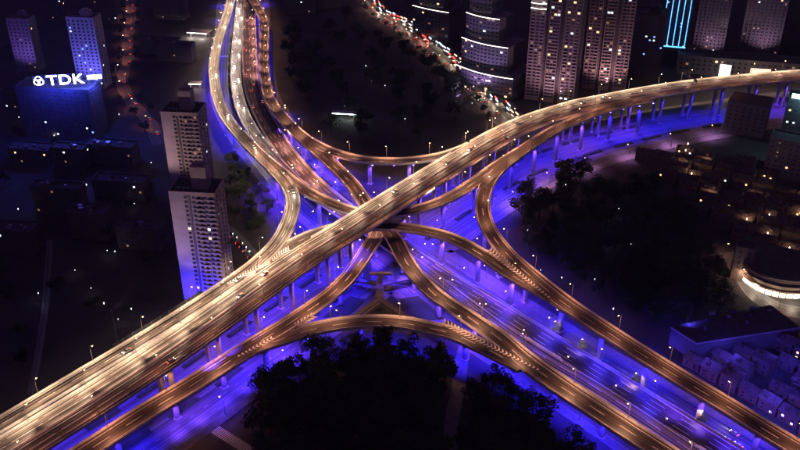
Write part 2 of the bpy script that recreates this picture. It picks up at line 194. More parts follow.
def deckmat(name, base, streak, lo=0.42, hi=0.60):
    # worn asphalt: oil darkening and tyre tracks, sharpened into pale streaks painted as traffic light trails (uv = metres across, metres along)
    m = bpy.data.materials.new(name); m.use_nodes = True; n = m.node_tree; b = n.nodes['Principled BSDF']
    uv = n.nodes.new('ShaderNodeUVMap'); uv.uv_map = 'UVMap'
    def noise(sx, sy, detail):
        mp = n.nodes.new('ShaderNodeMapping'); mp.inputs['Scale'].default_value = (sx, sy, 1)
        nz = n.nodes.new('ShaderNodeTexNoise'); nz.inputs['Scale'].default_value = 1; nz.inputs['Detail'].default_value = detail
        n.links.new(uv.outputs['UV'], mp.inputs['Vector']); n.links.new(mp.outputs['Vector'], nz.inputs['Vector']); return nz
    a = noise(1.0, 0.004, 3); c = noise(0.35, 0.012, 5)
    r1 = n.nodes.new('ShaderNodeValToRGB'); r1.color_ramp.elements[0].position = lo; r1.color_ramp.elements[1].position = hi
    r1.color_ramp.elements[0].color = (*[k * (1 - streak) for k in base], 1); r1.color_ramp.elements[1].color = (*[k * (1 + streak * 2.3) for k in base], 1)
    r2 = n.nodes.new('ShaderNodeValToRGB'); r2.color_ramp.elements[0].position = 0.3; r2.color_ramp.elements[1].position = 0.7
    r2.color_ramp.elements[0].color = (0.6, 0.6, 0.6, 1); r2.color_ramp.elements[1].color = (1.15, 1.15, 1.15, 1)
    mx = n.nodes.new('ShaderNodeMix'); mx.data_type = 'RGBA'; mx.blend_type = 'MULTIPLY'; mx.inputs['Factor'].default_value = 1
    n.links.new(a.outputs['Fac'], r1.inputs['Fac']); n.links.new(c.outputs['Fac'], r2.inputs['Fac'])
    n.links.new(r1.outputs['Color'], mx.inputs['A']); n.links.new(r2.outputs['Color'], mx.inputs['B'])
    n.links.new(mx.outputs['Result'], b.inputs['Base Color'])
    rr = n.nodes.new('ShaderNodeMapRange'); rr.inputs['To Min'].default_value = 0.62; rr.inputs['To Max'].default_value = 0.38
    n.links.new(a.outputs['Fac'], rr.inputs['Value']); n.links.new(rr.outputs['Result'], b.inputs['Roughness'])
    b.inputs['Specular IOR Level'].default_value = 0.5
    return m
M = {}
M['asphalt_deck'] = deckmat('asphalt_deck', (0.046, 0.036, 0.031), 0.6)
M['asphalt_main'] = deckmat('asphalt_main', (0.085, 0.068, 0.058), 0.84, 0.46, 0.57)  # strongest contrast: pale streaks stand in for vehicle light trails
M['asphalt_road'] = deckmat('asphalt_road', (0.085, 0.083, 0.088), 0.35)
M['concrete'] = mat('concrete', (0.36, 0.34, 0.32), 0.85, 0.25, 0.25, bump=0.05)
M['barrier'] = mat('barrier', (0.74, 0.70, 0.65), 0.8, 0.12, 0.4)
M['paint'] = mat('road_paint', (0.78, 0.76, 0.72), 0.6, 0.2, 0.5)
M['paint_worn'] = mat('worn_ground_paint', (0.42, 0.42, 0.42), 0.7, 0.4, 0.4)
M['paint_yellow'] = mat('road_paint_yellow', (0.62, 0.42, 0.08), 0.6, 0.18, 0.8)
M['ground'] = mat('city_ground', (0.045, 0.043, 0.045), 0.9, 0.4, 0.03)
M['lawn'] = mat('lawn', (0.03, 0.05, 0.02), 0.95, 0.5, 0.08)
M['paving'] = mat('paving', (0.16, 0.15, 0.145), 0.85, 0.3, 0.3)
M['steel'] = mat('galvanised_steel', (0.32, 0.33, 0.34), 0.45, 0.1, 2, metal=0.7)
M['bark'] = mat('bark', (0.07, 0.05, 0.035), 0.95, 0.3, 3)
M['leaf'] = mat('leaf', (0.028, 0.052, 0.016), 0.75, color2=(0.06, 0.085, 0.028), scale=0.7)
M['leaf2'] = mat('leaf_dark', (0.022, 0.040, 0.016), 0.75, color2=(0.045, 0.07, 0.03), scale=0.6)
M['hedge'] = mat('hedge', (0.03, 0.05, 0.02), 0.9, 0.5, 1.2, bump=0.5)
M['render_pale'] = mat('pale_render', (0.40, 0.35, 0.34), 0.85, 0.15, 0.12)
M['render_pink'] = mat('pinkish_tile', (0.33, 0.25, 0.25), 0.7, 0.15, 0.1)
M['render_grey'] = mat('grey_cladding', (0.20, 0.19, 0.20), 0.6, 0.2, 0.1)
M['render_dark'] = mat('dark_cladding', (0.09, 0.085, 0.09), 0.6, 0.25, 0.1)
M['glass_wall'] = mat('curtain_wall_glass', (0.03, 0.035, 0.05), 0.15, 0.2, 0.1, spec=0.8)
M['roofing'] = mat('roof_felt', (0.07, 0.065, 0.065), 0.95, 0.4, 0.3)
M['tile_roof'] = mat('clay_tile_roof', (0.10, 0.075, 0.07), 0.9, 0.45, 0.5)
M['brick'] = mat('old_brick', (0.17, 0.12, 0.10), 0.9, 0.3, 0.5)
M['pane_dark'] = mat('window_glass_dark', (0.02, 0.022, 0.03), 0.12, spec=0.8)
M['frame'] = mat('window_frame', (0.22, 0.21, 0.21), 0.6)
M['bulb_warm'] = glowmat('lamp_bulb_warm', (1.0, 0.62, 0.34), 22)
M['bulb_white'] = glowmat('lamp_bulb_white', (0.85, 0.95, 1.0), 3)
M['bulb_blue'] = glowmat('flood_bulb_blue', (0.28, 0.18, 1.0), 10)
M['pane_warm'] = glowmat('window_lit_warm', (1.0, 0.62, 0.30), 2.2)
M['pane_white'] = glowmat('window_lit_white', (0.80, 0.90, 1.0), 2.0)
M['pane_blue'] = glowmat('window_lit_blue', (0.22, 0.45, 1.0), 1.8)
M['pane_dim'] = glowmat('window_lit_dim', (1.0, 0.55, 0.30), 0.28)
M['led_white'] = glowmat('led_line_white', (1.0, 0.90, 0.78), 3.2)
M['led_blue'] = glowmat('led_line_blue', (0.10, 0.42, 1.0), 3.2)
M['sign_blue'] = glowmat('sign_face_blue_white', (0.72, 0.80, 1.0), 9)
M['sign_halo'] = glowmat('sign_letter_side_blue', (0.05, 0.10, 1.0), 5)
M['sign_cyan'] = glowmat('sign_panel_cyan', (0.45, 0.95, 1.0), 9)
M['screen_white'] = glowmat('billboard_screen_white', (1.0, 0.93, 0.88), 2.2)
M['screen_pink'] = glowmat('billboard_screen_pink', (1.0, 0.58, 0.42), 1.6)
M['shop_warm'] = glowmat('shopfront_warm', (1.0, 0.72, 0.45), 1.8)
M['shop_red'] = glowmat('shop_sign_red', (1.0, 0.08, 0.05), 2.5)
M['shop_violet'] = glowmat('shop_sign_violet', (0.75, 0.30, 1.0), 3.0)
M['sign_panel'] = mat('sign_panel_blue', (0.02, 0.06, 0.2), 0.4)
M['head'] = glowmat('headlight_lens', (1.0, 0.93, 0.80), 9)
M['tail'] = glowmat('taillight_lens', (1.0, 0.05, 0.02), 6)
M['tyre'] = mat('tyre', (0.02, 0.02, 0.02), 0.9)
M['glass_car'] = mat('car_glass', (0.015, 0.017, 0.02), 0.08, spec=0.8)
CARS = [mat('car_paint_' + k, c, 0.3, metal=0.2) for k, c in (('white', (0.7, 0.7, 0.7)), ('black', (0.02, 0.02, 0.022)), ('silver', (0.4, 0.41, 0.42)), ('red', (0.3, 0.03, 0.02)), ('blue', (0.04, 0.08, 0.25)))]
CARN = ['white', 'black', 'silver', 'red', 'blue']

# ------------------------------------------------------------------ road paths
def spline(pts, step=3.0):
    # Catmull-Rom through the control points, resampled at an even step; rows are (Vector, width)
    q = [Vector(p) for p in pts]; q = [q[0] * 2 - q[1]] + q + [q[-1] * 2 - q[-2]]; d = []
    for i in range(1, len(q) - 2):
        a, b, c, e = q[i - 1], q[i], q[i + 1], q[i + 2]
        for k in range(24):
            t = k / 24
            d.append(0.5 * (2 * b + (c - a) * t + (2 * a - 5 * b + 4 * c - e) * t * t + (3 * b - a - 3 * c + e) * t ** 3))
    d.append(q[-2])
    for _ in range(10):                                              # ease small kinks of the survey
        d = [d[0]] + [(d[i - 1] + d[i] * 2 + d[i + 1]) / 4 for i in range(1, len(d) - 1)] + [d[-1]]
    out = [d[0]]; acc = 0.0
    for a, b in zip(d, d[1:]):
        L = (b - a).xyz.length if len(b) > 3 else (b - a).length
        if L == 0: continue
        while acc + L >= step:
            t = (step - acc) / L; a = a + (b - a) * t; L *= (1 - t); acc = 0; out.append(a.copy())
        acc += L
    return out
class Path:
    def __init__(s, pts, step=3.0):
        raw = spline(pts, step); s.p = [Vector(r[:3]) for r in raw]; s.w = [r[3] for r in raw]; s.step = step; n = len(s.p); s.t = []; s.n = []
        for i in range(n):
            t = s.p[min(n - 1, i + 1)] - s.p[max(0, i - 1)]; h = Vector((t.x, t.y, 0)).normalized()
            s.t.append(t.normalized()); s.n.append(Vector((h.y, -h.x, 0)))     # n points to the right of travel
    def at(s, d):
        i = max(0, min(len(s.p) - 1, int(round(d / s.step)))); return i
    def length(s): return s.step * (len(s.p) - 1)
    def off(s, i, a, z=0.0): return s.p[i] + s.n[i] * a + Vector((0, 0, z))
PATH = {k: Path(v) for k, v in ROADS.items()}
def near(path, x, y):
    bi, bd = 0, 1e9
    for i in range(0, len(path.p), 1):
        q = path.p[i]; d = (q.x - x) ** 2 + (q.y - y) ** 2
        if d < bd: bi, bd = i, d
    return bi, math.sqrt(bd)
def covered(name, pt, tol, margin=0.0, below=False):
    # is a point inside the deck of another road (at the same level, or below it)?
    for k, p in PATH.items():
        if k == name: continue
        i, d = near(p, pt.x, pt.y)
        if d > p.w[i] / 2 + margin: continue
        if i in (0, len(p.p) - 1) and abs((Vector((pt.x, pt.y, 0)) - Vector((p.p[i].x, p.p[i].y, 0))).dot(Vector((p.t[i].x, p.t[i].y, 0)))) > 2.0: continue
        dz = p.p[i].z - pt.z
        if below and dz < -3: return True
        if not below and abs(dz) < tol: return True
    return False
def ribbon(mb, path, a0, a1, z, i0=0, i1=None, m=0, w=None):
    i1 = len(path.p) - 1 if i1 is None else i1
    for i in range(i0, i1):
        f = lambda j, a: path.off(j, a * path.w[j] / 2 if w == 'rel' else a, z)
        mb.face([f(i, a0), f(i, a1), f(i + 1, a1), f(i + 1, a0)], m, [(a0, i * path.step), (a1, i * path.step), (a1, (i + 1) * path.step), (a0, (i + 1) * path.step)])
def runs(flags):
    out = []; s = None
    for i, f in enumerate(flags):
        if f and s is None: s = i
        if not f and s is not None:
            if i - s > 1: out.append((s, i - 1))
            s = None
    if s is not None and len(flags) - s > 1: out.append((s, len(flags) - 1))
    return out
def wall_run(mb, path, sign, i0, i1, inset, thick, z0, z1, m=0):
    for i in range(i0, i1):
        def q(j, a, z): return path.off(j, sign * (path.w[j] / 2 - inset - a), z)
        A = [q(i, 0, z0), q(i, 0, z1), q(i, thick * .25, z1), q(i, thick, z0)]; B = [q(i + 1, 0, z0), q(i + 1, 0, z1), q(i + 1, thick * .25, z1), q(i + 1, thick, z0)]
        for k in range(3):
            f = [A[k], A[k + 1], B[k + 1], B[k]]
            mb.face(f if sign < 0 else f[::-1], m)
    for j, rev in ((i0, 0), (i1, 1)):
        f = [path.off(j, sign * (path.w[j] / 2 - inset - a), z) for a, z in ((0, z0), (thick, z0), (thick * .25, z1), (0, z1))]
        mb.face(f[::-1] if rev else f, m)

import numpy as np
for _p in PATH.values(): _p.xy = np.array([(q.x, q.y) for q in _p.p])
def near(path, x, y):
    d = (path.xy[:, 0] - x) ** 2 + (path.xy[:, 1] - y) ** 2; i = int(d.argmin()); return i, math.sqrt(d[i])
def span(path, d0, d1): return path.at(d0), path.at(d1)

# ------------------------------------------------------------------ ground, streets, parks
def sheet(name, pts, z, m, kind='structure'):
    mb = MB(); mb.face([(x, y, z) for x, y in pts]); return struct(mb.build(name, m), kind)
sheet('ground', [(-9000, -2000), (9000, -2000), (9000, 15000), (-9000, 15000)], 0.0, M['ground'])
def street(name, pts, w, z, m, lanes=(), dash=(4, 6), edge=True, kerb=True):
    p = Path([(x, y, 0, w) for x, y in pts]); mb = MB(); ribbon(mb, p, -w / 2, w / 2, z); o = struct(mb.build(name, m))
    p.xy = np.array([(q.x, q.y) for q in p.p])
    mk = MB()
    for a in lanes:
        d = 0.0
        while d < p.length() - dash[0]:
            i0, i1 = span(p, d, d + dash[0]); ribbon(mk, p, a - 0.11, a + 0.11, z + 0.008, i0, max(i1, i0 + 1)); d += sum(dash)
    if edge:
        for a in (-w / 2 + 0.6, w / 2 - 0.6): ribbon(mk, p, a - 0.09, a + 0.09, z + 0.008)
    if mk.f: struct(mk.build('lane_marking', M['paint_worn'], o), 'stuff')
    return p, o
WE, we_o = street('road', GROUND_WE, 62, 0.06, M['asphalt_road'], (-25, -20, 20, 25))
NS, ns_o = street('road', GROUND_NS, 52, 0.10, M['asphalt_road'], (-20, 20))
NEST, nest_o = street('road', STREET_NE, 13, 0.06, M['asphalt_road'], (0,))
NWST, nwst_o = street('road', STREET_NW, 11, 0.06, M['asphalt_road'], (0,))
EST, est_o = street('road', STREET_E, 12, 0.06, M['asphalt_road'], (0,))
ALLEY, al_o = street('path', ALLEY_WEST, 4, 0.06, M['asphalt_road'], edge=False)
TLANE, tl_o = street('path', LANE_TOWER, 8, 0.14, M['asphalt_road'], edge=False)
PPATH, pp_o = street('path', PATH_PARK, 7, 0.14, M['paving'], edge=False)
GROUNDS = [WE, NS, NEST, NWST, EST, ALLEY, TLANE, PPATH]
def on_street(x, y, margin=0.0):
    for p in GROUNDS:
        i, d = near(p, x, y)
        if d < p.w[i] / 2 + margin: return True
    return False
# pavements with real kerbs beside the two big ground roads
for p, other in ((WE, NS), (NS, WE)):
    for sgn in (-1, 1):
        fl = []
        for i in range(len(p.p)):
            q = p.off(i, sgn * (p.w[i] / 2 + 2.5)); j, d = near(other, q.x, q.y); fl.append(d > other.w[j] / 2 + 1)
        mb = MB()
        for i0, i1 in runs(fl):
            for i in range(i0, i1):
                w = p.w[i] / 2
                for a0, z0, a1, z1 in ((w, 0.02, w, 0.15), (w, 0.15, w + 5, 0.15), (w + 5, 0.15, w + 5, 0.0)):
                    f = [p.off(i, sgn * a0, z0), p.off(i, sgn * a1, z1), p.off(i + 1, sgn * a1, z1), p.off(i + 1, sgn * a0, z0)]
                    mb.face(f if sgn > 0 else f[::-1])
        struct(mb.build('pavement', M['paving']))
# zebra crossings and stop bars, each stripe its own piece
def zebra(parent, x, y, rz, n, length, pitch=1.15, z=0.125):
    mb = MB(); mb.box((0, 0, 0), (length, 0.55, 0.012)); me = mb.mesh('crossing_stripe', M['paint'])
    for k in range(n):
        a = (k - n / 2) * pitch; put('crossing_stripe', me, parent, (x - math.sin(rz) * a, y + math.cos(rz) * a, z), rz)
def street_angle(p, i): return math.atan2(p.t[i].y, p.t[i].x)
cwx, cwy = SPOTS['crosswalk']; i, _ = near(WE, cwx, cwy); zebra(we_o, cwx, cwy, street_angle(WE, i), 22, 5.5)
for fr, off in ((0.36, -18), (0.36, 19), (0.62, 20), (0.62, -19)):
    i = int(len(NS.p) * fr); q = NS.off(i, off); zebra(ns_o, q.x, q.y, street_angle(NS, i), 9, 4.5, 1.2, 0.13)

# ------------------------------------------------------------------ viaducts
VINFO = {
 'main': ('wide straight main viaduct crossing above all others from lower left to upper right', 'main viaduct'),
 'northwest': ('golden curved ramp from the top, bending past the pale towers to join the main viaduct', 'left curved ramp'),
 'north_to_east': ('ramp splitting off the left curved ramp and passing under the main viaduct eastward', 'ramp passing under the main viaduct'),
 'east_to_south': ('ramp leaving the main viaduct at right and running down to the lower right corner', 'right curved ramp'),
 'south_to_west': ('arched ramp just below the main viaduct, joining the right curved ramp at striped gore', 'arched middle ramp'),
 'northeast': ('brown curved ramp beside the dark park, joining the far side of the main viaduct', 'park side ramp'),
 'centre_stem': ('ramp diving under the main viaduct and swinging out to the lower left corner', 'lower left ramp'),
 'centre_right': ('ramp fanning from the centre under the arched ramp down to the lower right', 'lower right ramp'),
 'front_arc': ('nearest shallow arched ramp in front of the dark park at the bottom', 'front arched ramp'),
 'south_left': ('narrow carriageway with white headlights coming down from the top, left of the red one', 'white lit north carriageway'),
 'south_right': ('broad low carriageway, red tinted at the top and violet at lower right', 'broad violet carriageway'),
}
VIA = {}
for idx, (key, p) in enumerate(PATH.items()):
    v = empty('viaduct', tuple(p.p[len(p.p) // 2][:2]) + (0,)); tag(v, VINFO[key][0], 'viaduct'); VIA[key] = v
    base = Vector(v.location); zo = -0.02 * idx
    def loc(o): o.location = -base; return o
    n = len(p.p); deck = MB()
    for i in range(n - 1):
        prof = []
        for j in (i, i + 1):
            w = p.w[j] / 2; prof.append([p.off(j, a, z + zo) for a, z in ((-w, 0), (w, 0), (w, -0.75), (w * .58, -1.25), (w * .5, -2.1), (-w * .5, -2.1), (-w * .58, -1.25), (-w, -0.75))])
        A, B = prof
        for k in range(8):
            l = (k + 1) % 8; uv = None
            if k == 0: ww = p.w[i] / 2; uv = [(-ww, i * 3.0), (ww, i * 3.0), (ww, i * 3.0 + 3), (-ww, i * 3.0 + 3)]
            deck.face([A[k], A[l], B[l], B[k]], 0 if k == 0 else 1, uv)
    for j, rev in ((0, 0), (n - 1, 1)):
        w = p.w[j] / 2; f = [p.off(j, a, z + zo) for a, z in ((-w, 0), (w, 0), (w, -0.75), (w * .5, -2.1), (-w * .5, -2.1), (-w, -0.75))]; deck.face(f if not rev else f[::-1], 1)
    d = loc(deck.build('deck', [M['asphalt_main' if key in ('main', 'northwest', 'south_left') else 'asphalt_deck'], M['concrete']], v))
    for sgn in (-1, 1):
        free = [not covered(key, p.off(i, sgn * (p.w[i] / 2 - 0.3)), 1.5, -0.2) for i in range(n)]
        for i0, i1 in runs(free):
            mb = MB(); wall_run(mb, p, sgn, i0, i1, -0.06, 0.55, -0.35 + zo, 1.05); loc(mb.build('parapet', M['barrier'], v))
    mk = MB(); hw = p.w[n // 2] / 2
    free = [not covered(key, p.p[i], 1.2, -1.0) or key == 'main' for i in range(n)]
    if key == 'main': offs = (-8.6, -5.0, 5.0, 8.6); edges = (-1.35, 1.35, 10.45, -10.45)
    elif key == 'south_right': offs = (-3.2, 0.2, 3.6); edges = (-6.2, 6.2)
    else: offs = (0,); edges = (-hw + 1.1, hw - 1.1)
    for i0, i1 in runs(free):
        for a in edges: ribbon(mk, p, a - 0.16, a + 0.16, zo + 0.012, i0, i1)
        for a in offs:
            k = i0
            while k < i1 - 2: ribbon(mk, p, a - 0.14, a + 0.14, zo + 0.012, k, min(i1, k + (5 if key == 'main' else 3))); k += 6
    struct(loc(mk.build('lane_marking', M['paint'], v)), 'stuff')
    if key == 'main':
        mb = MB()
        for i in range(n - 1):
            q = lambda j, a, z: p.off(j, a, z)
            A = [(-0.4, 0), (-0.15, 0.9), (0.15, 0.9), (0.4, 0)]
            for (a0, z0), (a1, z1) in zip(A, A[1:]): mb.face([q(i, a0, z0), q(i, a1, z1), q(i + 1, a1, z1), q(i + 1, a0, z0)])
        loc(mb.build('median_barrier', M['barrier'], v))
    if key == 'northwest':                                          # clear noise barrier along the outer edge by the towers
        i0, _ = near(p, -104, 392); i1, _ = near(p, -136, 348); i0, i1 = min(i0, i1), max(i0, i1)
        for i in range(i0, i1, 2):
            a = p.off(i, 0, 0); ang = math.atan2(p.t[i].y, p.t[i].x); sgn = 1
            q = p.off(i, p.w[i] / 2 + 0.12, 1.0 - 0.4)
            if i == i0:
                pm = MB(); pm.box((3.0, 0, 1.5), (5.7, 0.06, 2.2), 0); pme = pm.mesh('noise_panel', M['glass_wall'])
                sm = MB(); sm.box((0, 0, 1.3), (0.16, 0.16, 3.0), 0); sme = sm.mesh('post', M['steel'])
            put('noise_panel', pme, v, Vector(q) - base, ang); put('post', sme, v, Vector(q) - base, ang)
    # piers, their caps and the blue floodlights that wash them
    d_ = 9.0; step = 31.0
    while d_ < p.length() - 5:
        for sh in (0, 6, -6, 10, -10):
            i = p.at(d_ + sh); c = p.p[i]; bad = False
            cols = (-4.6, 4.6) if key == 'main' else ((-3.4, 3.4) if key == 'south_right' else (0.0,))
            for a in cols:
                if covered(key, p.off(i, a), 0, 2.2, below=True): bad = True
            if covered(key, c, 1.5, -1.5) and key not in ('main', 'east_to_south', 'centre_stem', 'centre_right'): bad = True
            if not bad: break
        if bad: d_ += step; continue
        ang = math.atan2(p.t[i].y, p.t[i].x); h = c.z + zo - 2.15
        for a in cols:
            q = p.off(i, a); ch = 1.3; sw = (2.3, 1.7) if len(cols) > 1 else (1.8, 2.4)
            mb = MB(); mb.box((0, 0, (h - ch) / 2 + 0.05), (sw[1], sw[0], h - ch), 0); mb.box((0, 0, 0.25), (sw[1] + 1.4, sw[0] + 1.4, 0.5), 0)
            pier = mb.build('pier', M['concrete'], v, Vector((q.x, q.y, 0)) - base, ang)
            if a == cols[0]:
                cb = MB(); span_w = 15.5 if key == 'main' else (10.5 if key == 'south_right' else p.w[i] * 0.52); offc = -a
                i_ = len(cb.v); yb = sw[0] / 2 if len(cols) == 1 else span_w * .46
                for zz, yy in ((h - ch, yb), (h, span_w / 2)):
                    cb.v += [(-1.0, offc * -1 * 0 - yy, zz), (1.0, -yy, zz), (1.0, yy, zz), (-1.0, yy, zz)]
                for qd in ((0, 3, 2, 1), (4, 5, 6, 7), (0, 1, 5, 4), (1, 2, 6, 5), (2, 3, 7, 6), (3, 0, 4, 7)): cb.f.append(tuple(qd)); cb.m.append(0)
                cb.build('cap', M['concrete'], pier, (0, a, 0) if len(cols) > 1 else (0, 0, 0))
        if key not in ('south_left', 'south_right'):
            sgn = -1 if p.n[i].y > 0 else 1                           # flood bracket on the southern side, under the deck
            q = p.off(i, sgn * (p.w[i] / 2 - (4.5 if key == 'main' else 2.6))); q.z = c.z + zo - 2.3; q += Vector((p.t[i].x, p.t[i].y, 0)) * 3.2
            for dq in (0.0, -14.0):
              u = q + Vector((p.t[i].x, p.t[i].y, 0)) * dq
              if any(near(pp, u.x, u.y)[1] < pp.w[near(pp, u.x, u.y)[0]] / 2 + 1.5 and -15 < pp.p[near(pp, u.x, u.y)[0]].z - c.z < -3 for kk, pp in PATH.items() if kk != key): continue
              fb = MB(); fb.box((0, 0, 0), (1.2, 0.5, 0.35), 1); fb.box((0, 0, 0.25), (0.3, 0.3, 0.5), 0)
              fx = fb.build('floodlight', [M['steel'], M['bulb_blue']], v, q + Vector((p.t[i].x, p.t[i].y, 0)) * dq - base, ang)
              lamp('flood_light', 'SPOT', (0, 0, -0.5), round(FLOOD * (c.z / 18) ** 1.2 * (0.5 if key == 'east_to_south' and c.y < 430 else 1.0)), (BLUE, VIOLET, BLUE, (0.16, 0.05, 1.0))[(idx + i) % 4], fx, 0.5, 112 if c.z < 24 else 80, 0.6)
        if key == 'east_to_south' and c.y < 560:                       # added smaller flood on the park side, tinting the tree edges
            q2 = p.off(i, -sgn * (p.w[i] / 2 - 1.2)); q2.z = c.z + zo - 2.3; q2 += Vector((p.t[i].x, p.t[i].y, 0)) * 3.2
            fb = MB(); fb.box((0, 0, 0), (1.0, 0.5, 0.35), 1); fb.box((0, 0, 0.25), (0.3, 0.3, 0.5), 0)
            fx = fb.build('floodlight', [M['steel'], M['bulb_blue']], v, q2 - base, ang)
            aim = Vector((-p.n[i].x * sgn, -p.n[i].y * sgn, -1.2)); aim.rotate(Matrix.Rotation(-ang, 3, 'Z'))
            lamp('flood_light', 'SPOT', (0, 0, -0.5), 30000, BLUE, fx, 0.5, 110, 0.7, aim.to_track_quat('-Z', 'Y').to_euler())
        d_ += step

# T pier that carries both arms of the fork in the middle
fx_, fy_ = SPOTS['footbridge']
tp = MB(); tp.box((0, 0, 5), (2.6, 2.2, 10)); tp.box((0, 0, 0.3), (4.4, 4, 0.6)); tpo = tp.build('pier', M['concrete'], VIA['centre_stem'], Vector((fx_ + 0.3, fy_ + 2, 0)) - Vector(VIA['centre_stem'].location))
cp = MB(); cp.box((0, 0, 10.6), (13, 2.2, 1.3)); cp.build('cap', M['concrete'], tpo)
# painted gores with chevrons
GO = {'west': ('main', 2.5, 8.5, 26), 'east': ('east_to_south', 1.2, 7.5, 22), 'front_right': ('centre_right', 1.5, 6.5, 26), 'front_left': ('centre_stem', 1.5, 6.0, 22), 'upper_east': ('north_to_east', 1.5, 8, 0), 'north': ('northeast', 1.5, 5.5, 0)}
for g, (a, b) in GORES.items():
    key, w0, w1, cnt = GO[g]; v = VIA[key]; base = Vector(v.location); A = Vector(a); B = Vector(b); d = (B - A); L = d.length; d.normalize(); nn = Vector((d.y, -d.x, 0)).normalized()
    mb = MB(); up = Vector((0, 0, 0.07))
    mb.face([A - nn * w0 / 2 + up, A + nn * w0 / 2 + up, B + nn * w1 / 2 + up, B - nn * w1 / 2 + up], 0, [(-w0 / 2, 0), (w0 / 2, 0), (w1 / 2, L), (-w1 / 2, L)])
    o = mb.build('gore_surface', M['asphalt_deck'], v); o.location = -base
    for k in range(cnt):
        t = (k + 0.5) / cnt; c = A + d * (L * t); w = (w0 + (w1 - w0) * t) * 0.44; s_ = 0.42 * L / cnt; lead = w * 0.9; sg = 1
        mb = MB(); z = Vector((0, 0, 0.09))
        for sd in (-1, 1):
            f = [c + z, c + nn * (sd * w) + d * lead * sg + z, c + nn * (sd * w) + d * (lead + s_) * sg + z, c + d * s_ * sg + z]
            mb.face(f if sd > 0 else f[::-1])
        o = mb.build('chevron_stripe', M['paint'], v); o.location = -base

# ------------------------------------------------------------------ street lamps
def _m(fn, name, mats, smooth=False):
    mb = MB(); fn(mb); me = mb.mesh(name, mats)
    if smooth: me.polygons.foreach_set('use_smooth', [True] * len(me.polygons))
    return me
LAMP_H = 9.5
L_POLE = _m(lambda b: (b.tube((0, 0, 0), (0, 0, LAMP_H), 0.17, 0.09, 8), b.box((0, 0, 0.2), (0.6, 0.6, 0.4))), 'pole', M['steel'])
L_ARM = _m(lambda b: (b.tube((0, 0, LAMP_H - 0.1), (1.1, 0, LAMP_H + 0.55), 0.07, 0.06, 6), b.tube((1.1, 0, LAMP_H + 0.55), (2.2, 0, LAMP_H + 0.65), 0.06, 0.05, 6)), 'arm', M['steel'])
L_HEAD = _m(lambda b: (b.box((2.5, 0, LAMP_H + 0.72), (1.3, 0.55, 0.2), 0, 0, 0.7), b.ball((2.5, 0, LAMP_H + 0.55), 0.42, 1, 8, 5, 0.55)), 'lamp_head', [M['steel'], M['bulb_warm']])
def street_lamp(pos, ang, energy=DECK_LAMP, color=WARM, spot=150, wing=False):
    o = empty('street_lamp', pos, ang); put('pole', L_POLE, o); put('arm', L_ARM, o); h = put('lamp_head', L_HEAD, o)
    if wing:                                                         # road luminaire that throws its light both ways along the road
        for s_ in (-1, 1): lamp('lamp_light', 'SPOT', (2.5, 0.15 * s_, LAMP_H + 0.1), energy, color, h, 0.35, spot, 0.9, Vector((-0.10, 0.62 * s_, -0.78)).to_track_quat('-Z', 'Y').to_euler())
    else: lamp('lamp_light', 'SPOT', (2.5, 0, LAMP_H + 0.1), energy, color, h, 0.35, spot, 0.5)
    return o
def lamp_row(path, sides, spacing, start, lab, group, avoid=None, energy=DECK_LAMP, color=WARM, order='left', zoff=0.9, inset=0.1, spot=140, wing=False):
    for sgn, edge in sides:
        row = []; d = start
        while d < path.length() - 8:
            i = path.at(d); q = path.off(i, sgn * (path.w[i] / 2 - inset)); d += spacing
            if avoid and covered(avoid, q, 1.5, -1.6): continue
            if q.y > 1060 or abs(q.x) / max(1, q.y) > 0.62: continue
            inward = -path.n[i] * sgn; hd = q + inward * 2.5
            if any(1.5 < pp.p[near(pp, u.x, u.y)[0]].z - q.z < 13.5 and near(pp, u.x, u.y)[1] < pp.w[near(pp, u.x, u.y)[0]] / 2 + 1.0 for pp in PATH.values() for u in (q, hd)): continue
            row.append(street_lamp((q.x, q.y, q.z + zoff), math.atan2(inward.y, inward.x), energy, color(q) if callable(color) else color, spot, wing))
        row.sort(key=across) if order == 'left' else row.sort(key=lambda o: -o.location.y)
        for k, o in enumerate(row):
            tag(o, f"{ordinal(k + 1)} street lamp from {'left' if order == 'left' else 'top'} on {edge} {lab}", 'street lamp', group)
G_ = 'tall street lamps along the elevated roads'
lamp_row(PATH['main'], ((-1, 'far edge of the'),), 30, 6, 'main viaduct', G_, 'main', energy=21000, color=CREAM, spot=100, wing=True)
lamp_row(PATH['main'], ((1, 'near edge of the'),), 36, 16, 'main viaduct', G_, 'main', energy=4600, color=RUST, spot=126, wing=True)
lamp_row(PATH['northwest'], ((1, 'outer edge of the'),), 31, 10, 'left curved ramp', G_, 'northwest', order='top', energy=12000, color=CREAM, spot=106, wing=True)
lamp_row(PATH['north_to_east'], ((-1, 'far edge of the'),), 30, 40, 'ramp under the main viaduct', G_, 'north_to_east', energy=11000)
lamp_row(PATH['east_to_south'], ((-1, 'outer edge of the'),), 34, 12, 'right curved ramp', G_, 'east_to_south', order='top', energy=6500, color=RUST)
lamp_row(PATH['south_to_west'], ((1, 'near edge of the'),), 33, 30, 'arched middle ramp', G_, 'south_to_west', energy=8000)
lamp_row(PATH['northeast'], ((-1, 'park side of the'),), 33, 12, 'park side ramp', G_, 'northeast', order='top', energy=10000, spot=125)
lamp_row(PATH['centre_stem'], ((1, 'outer edge of the'),), 32, 60, 'lower left ramp', G_, 'centre_stem', order='top', energy=10500, color=RUST)
lamp_row(PATH['centre_right'], ((-1, 'outer edge of the'),), 34, 30, 'lower right ramp', G_, 'centre_right', energy=10000)
lamp_row(PATH['front_arc'], ((-1, 'far edge of the'),), 34, 24, 'front arched ramp', G_, 'front_arc', energy=9000)
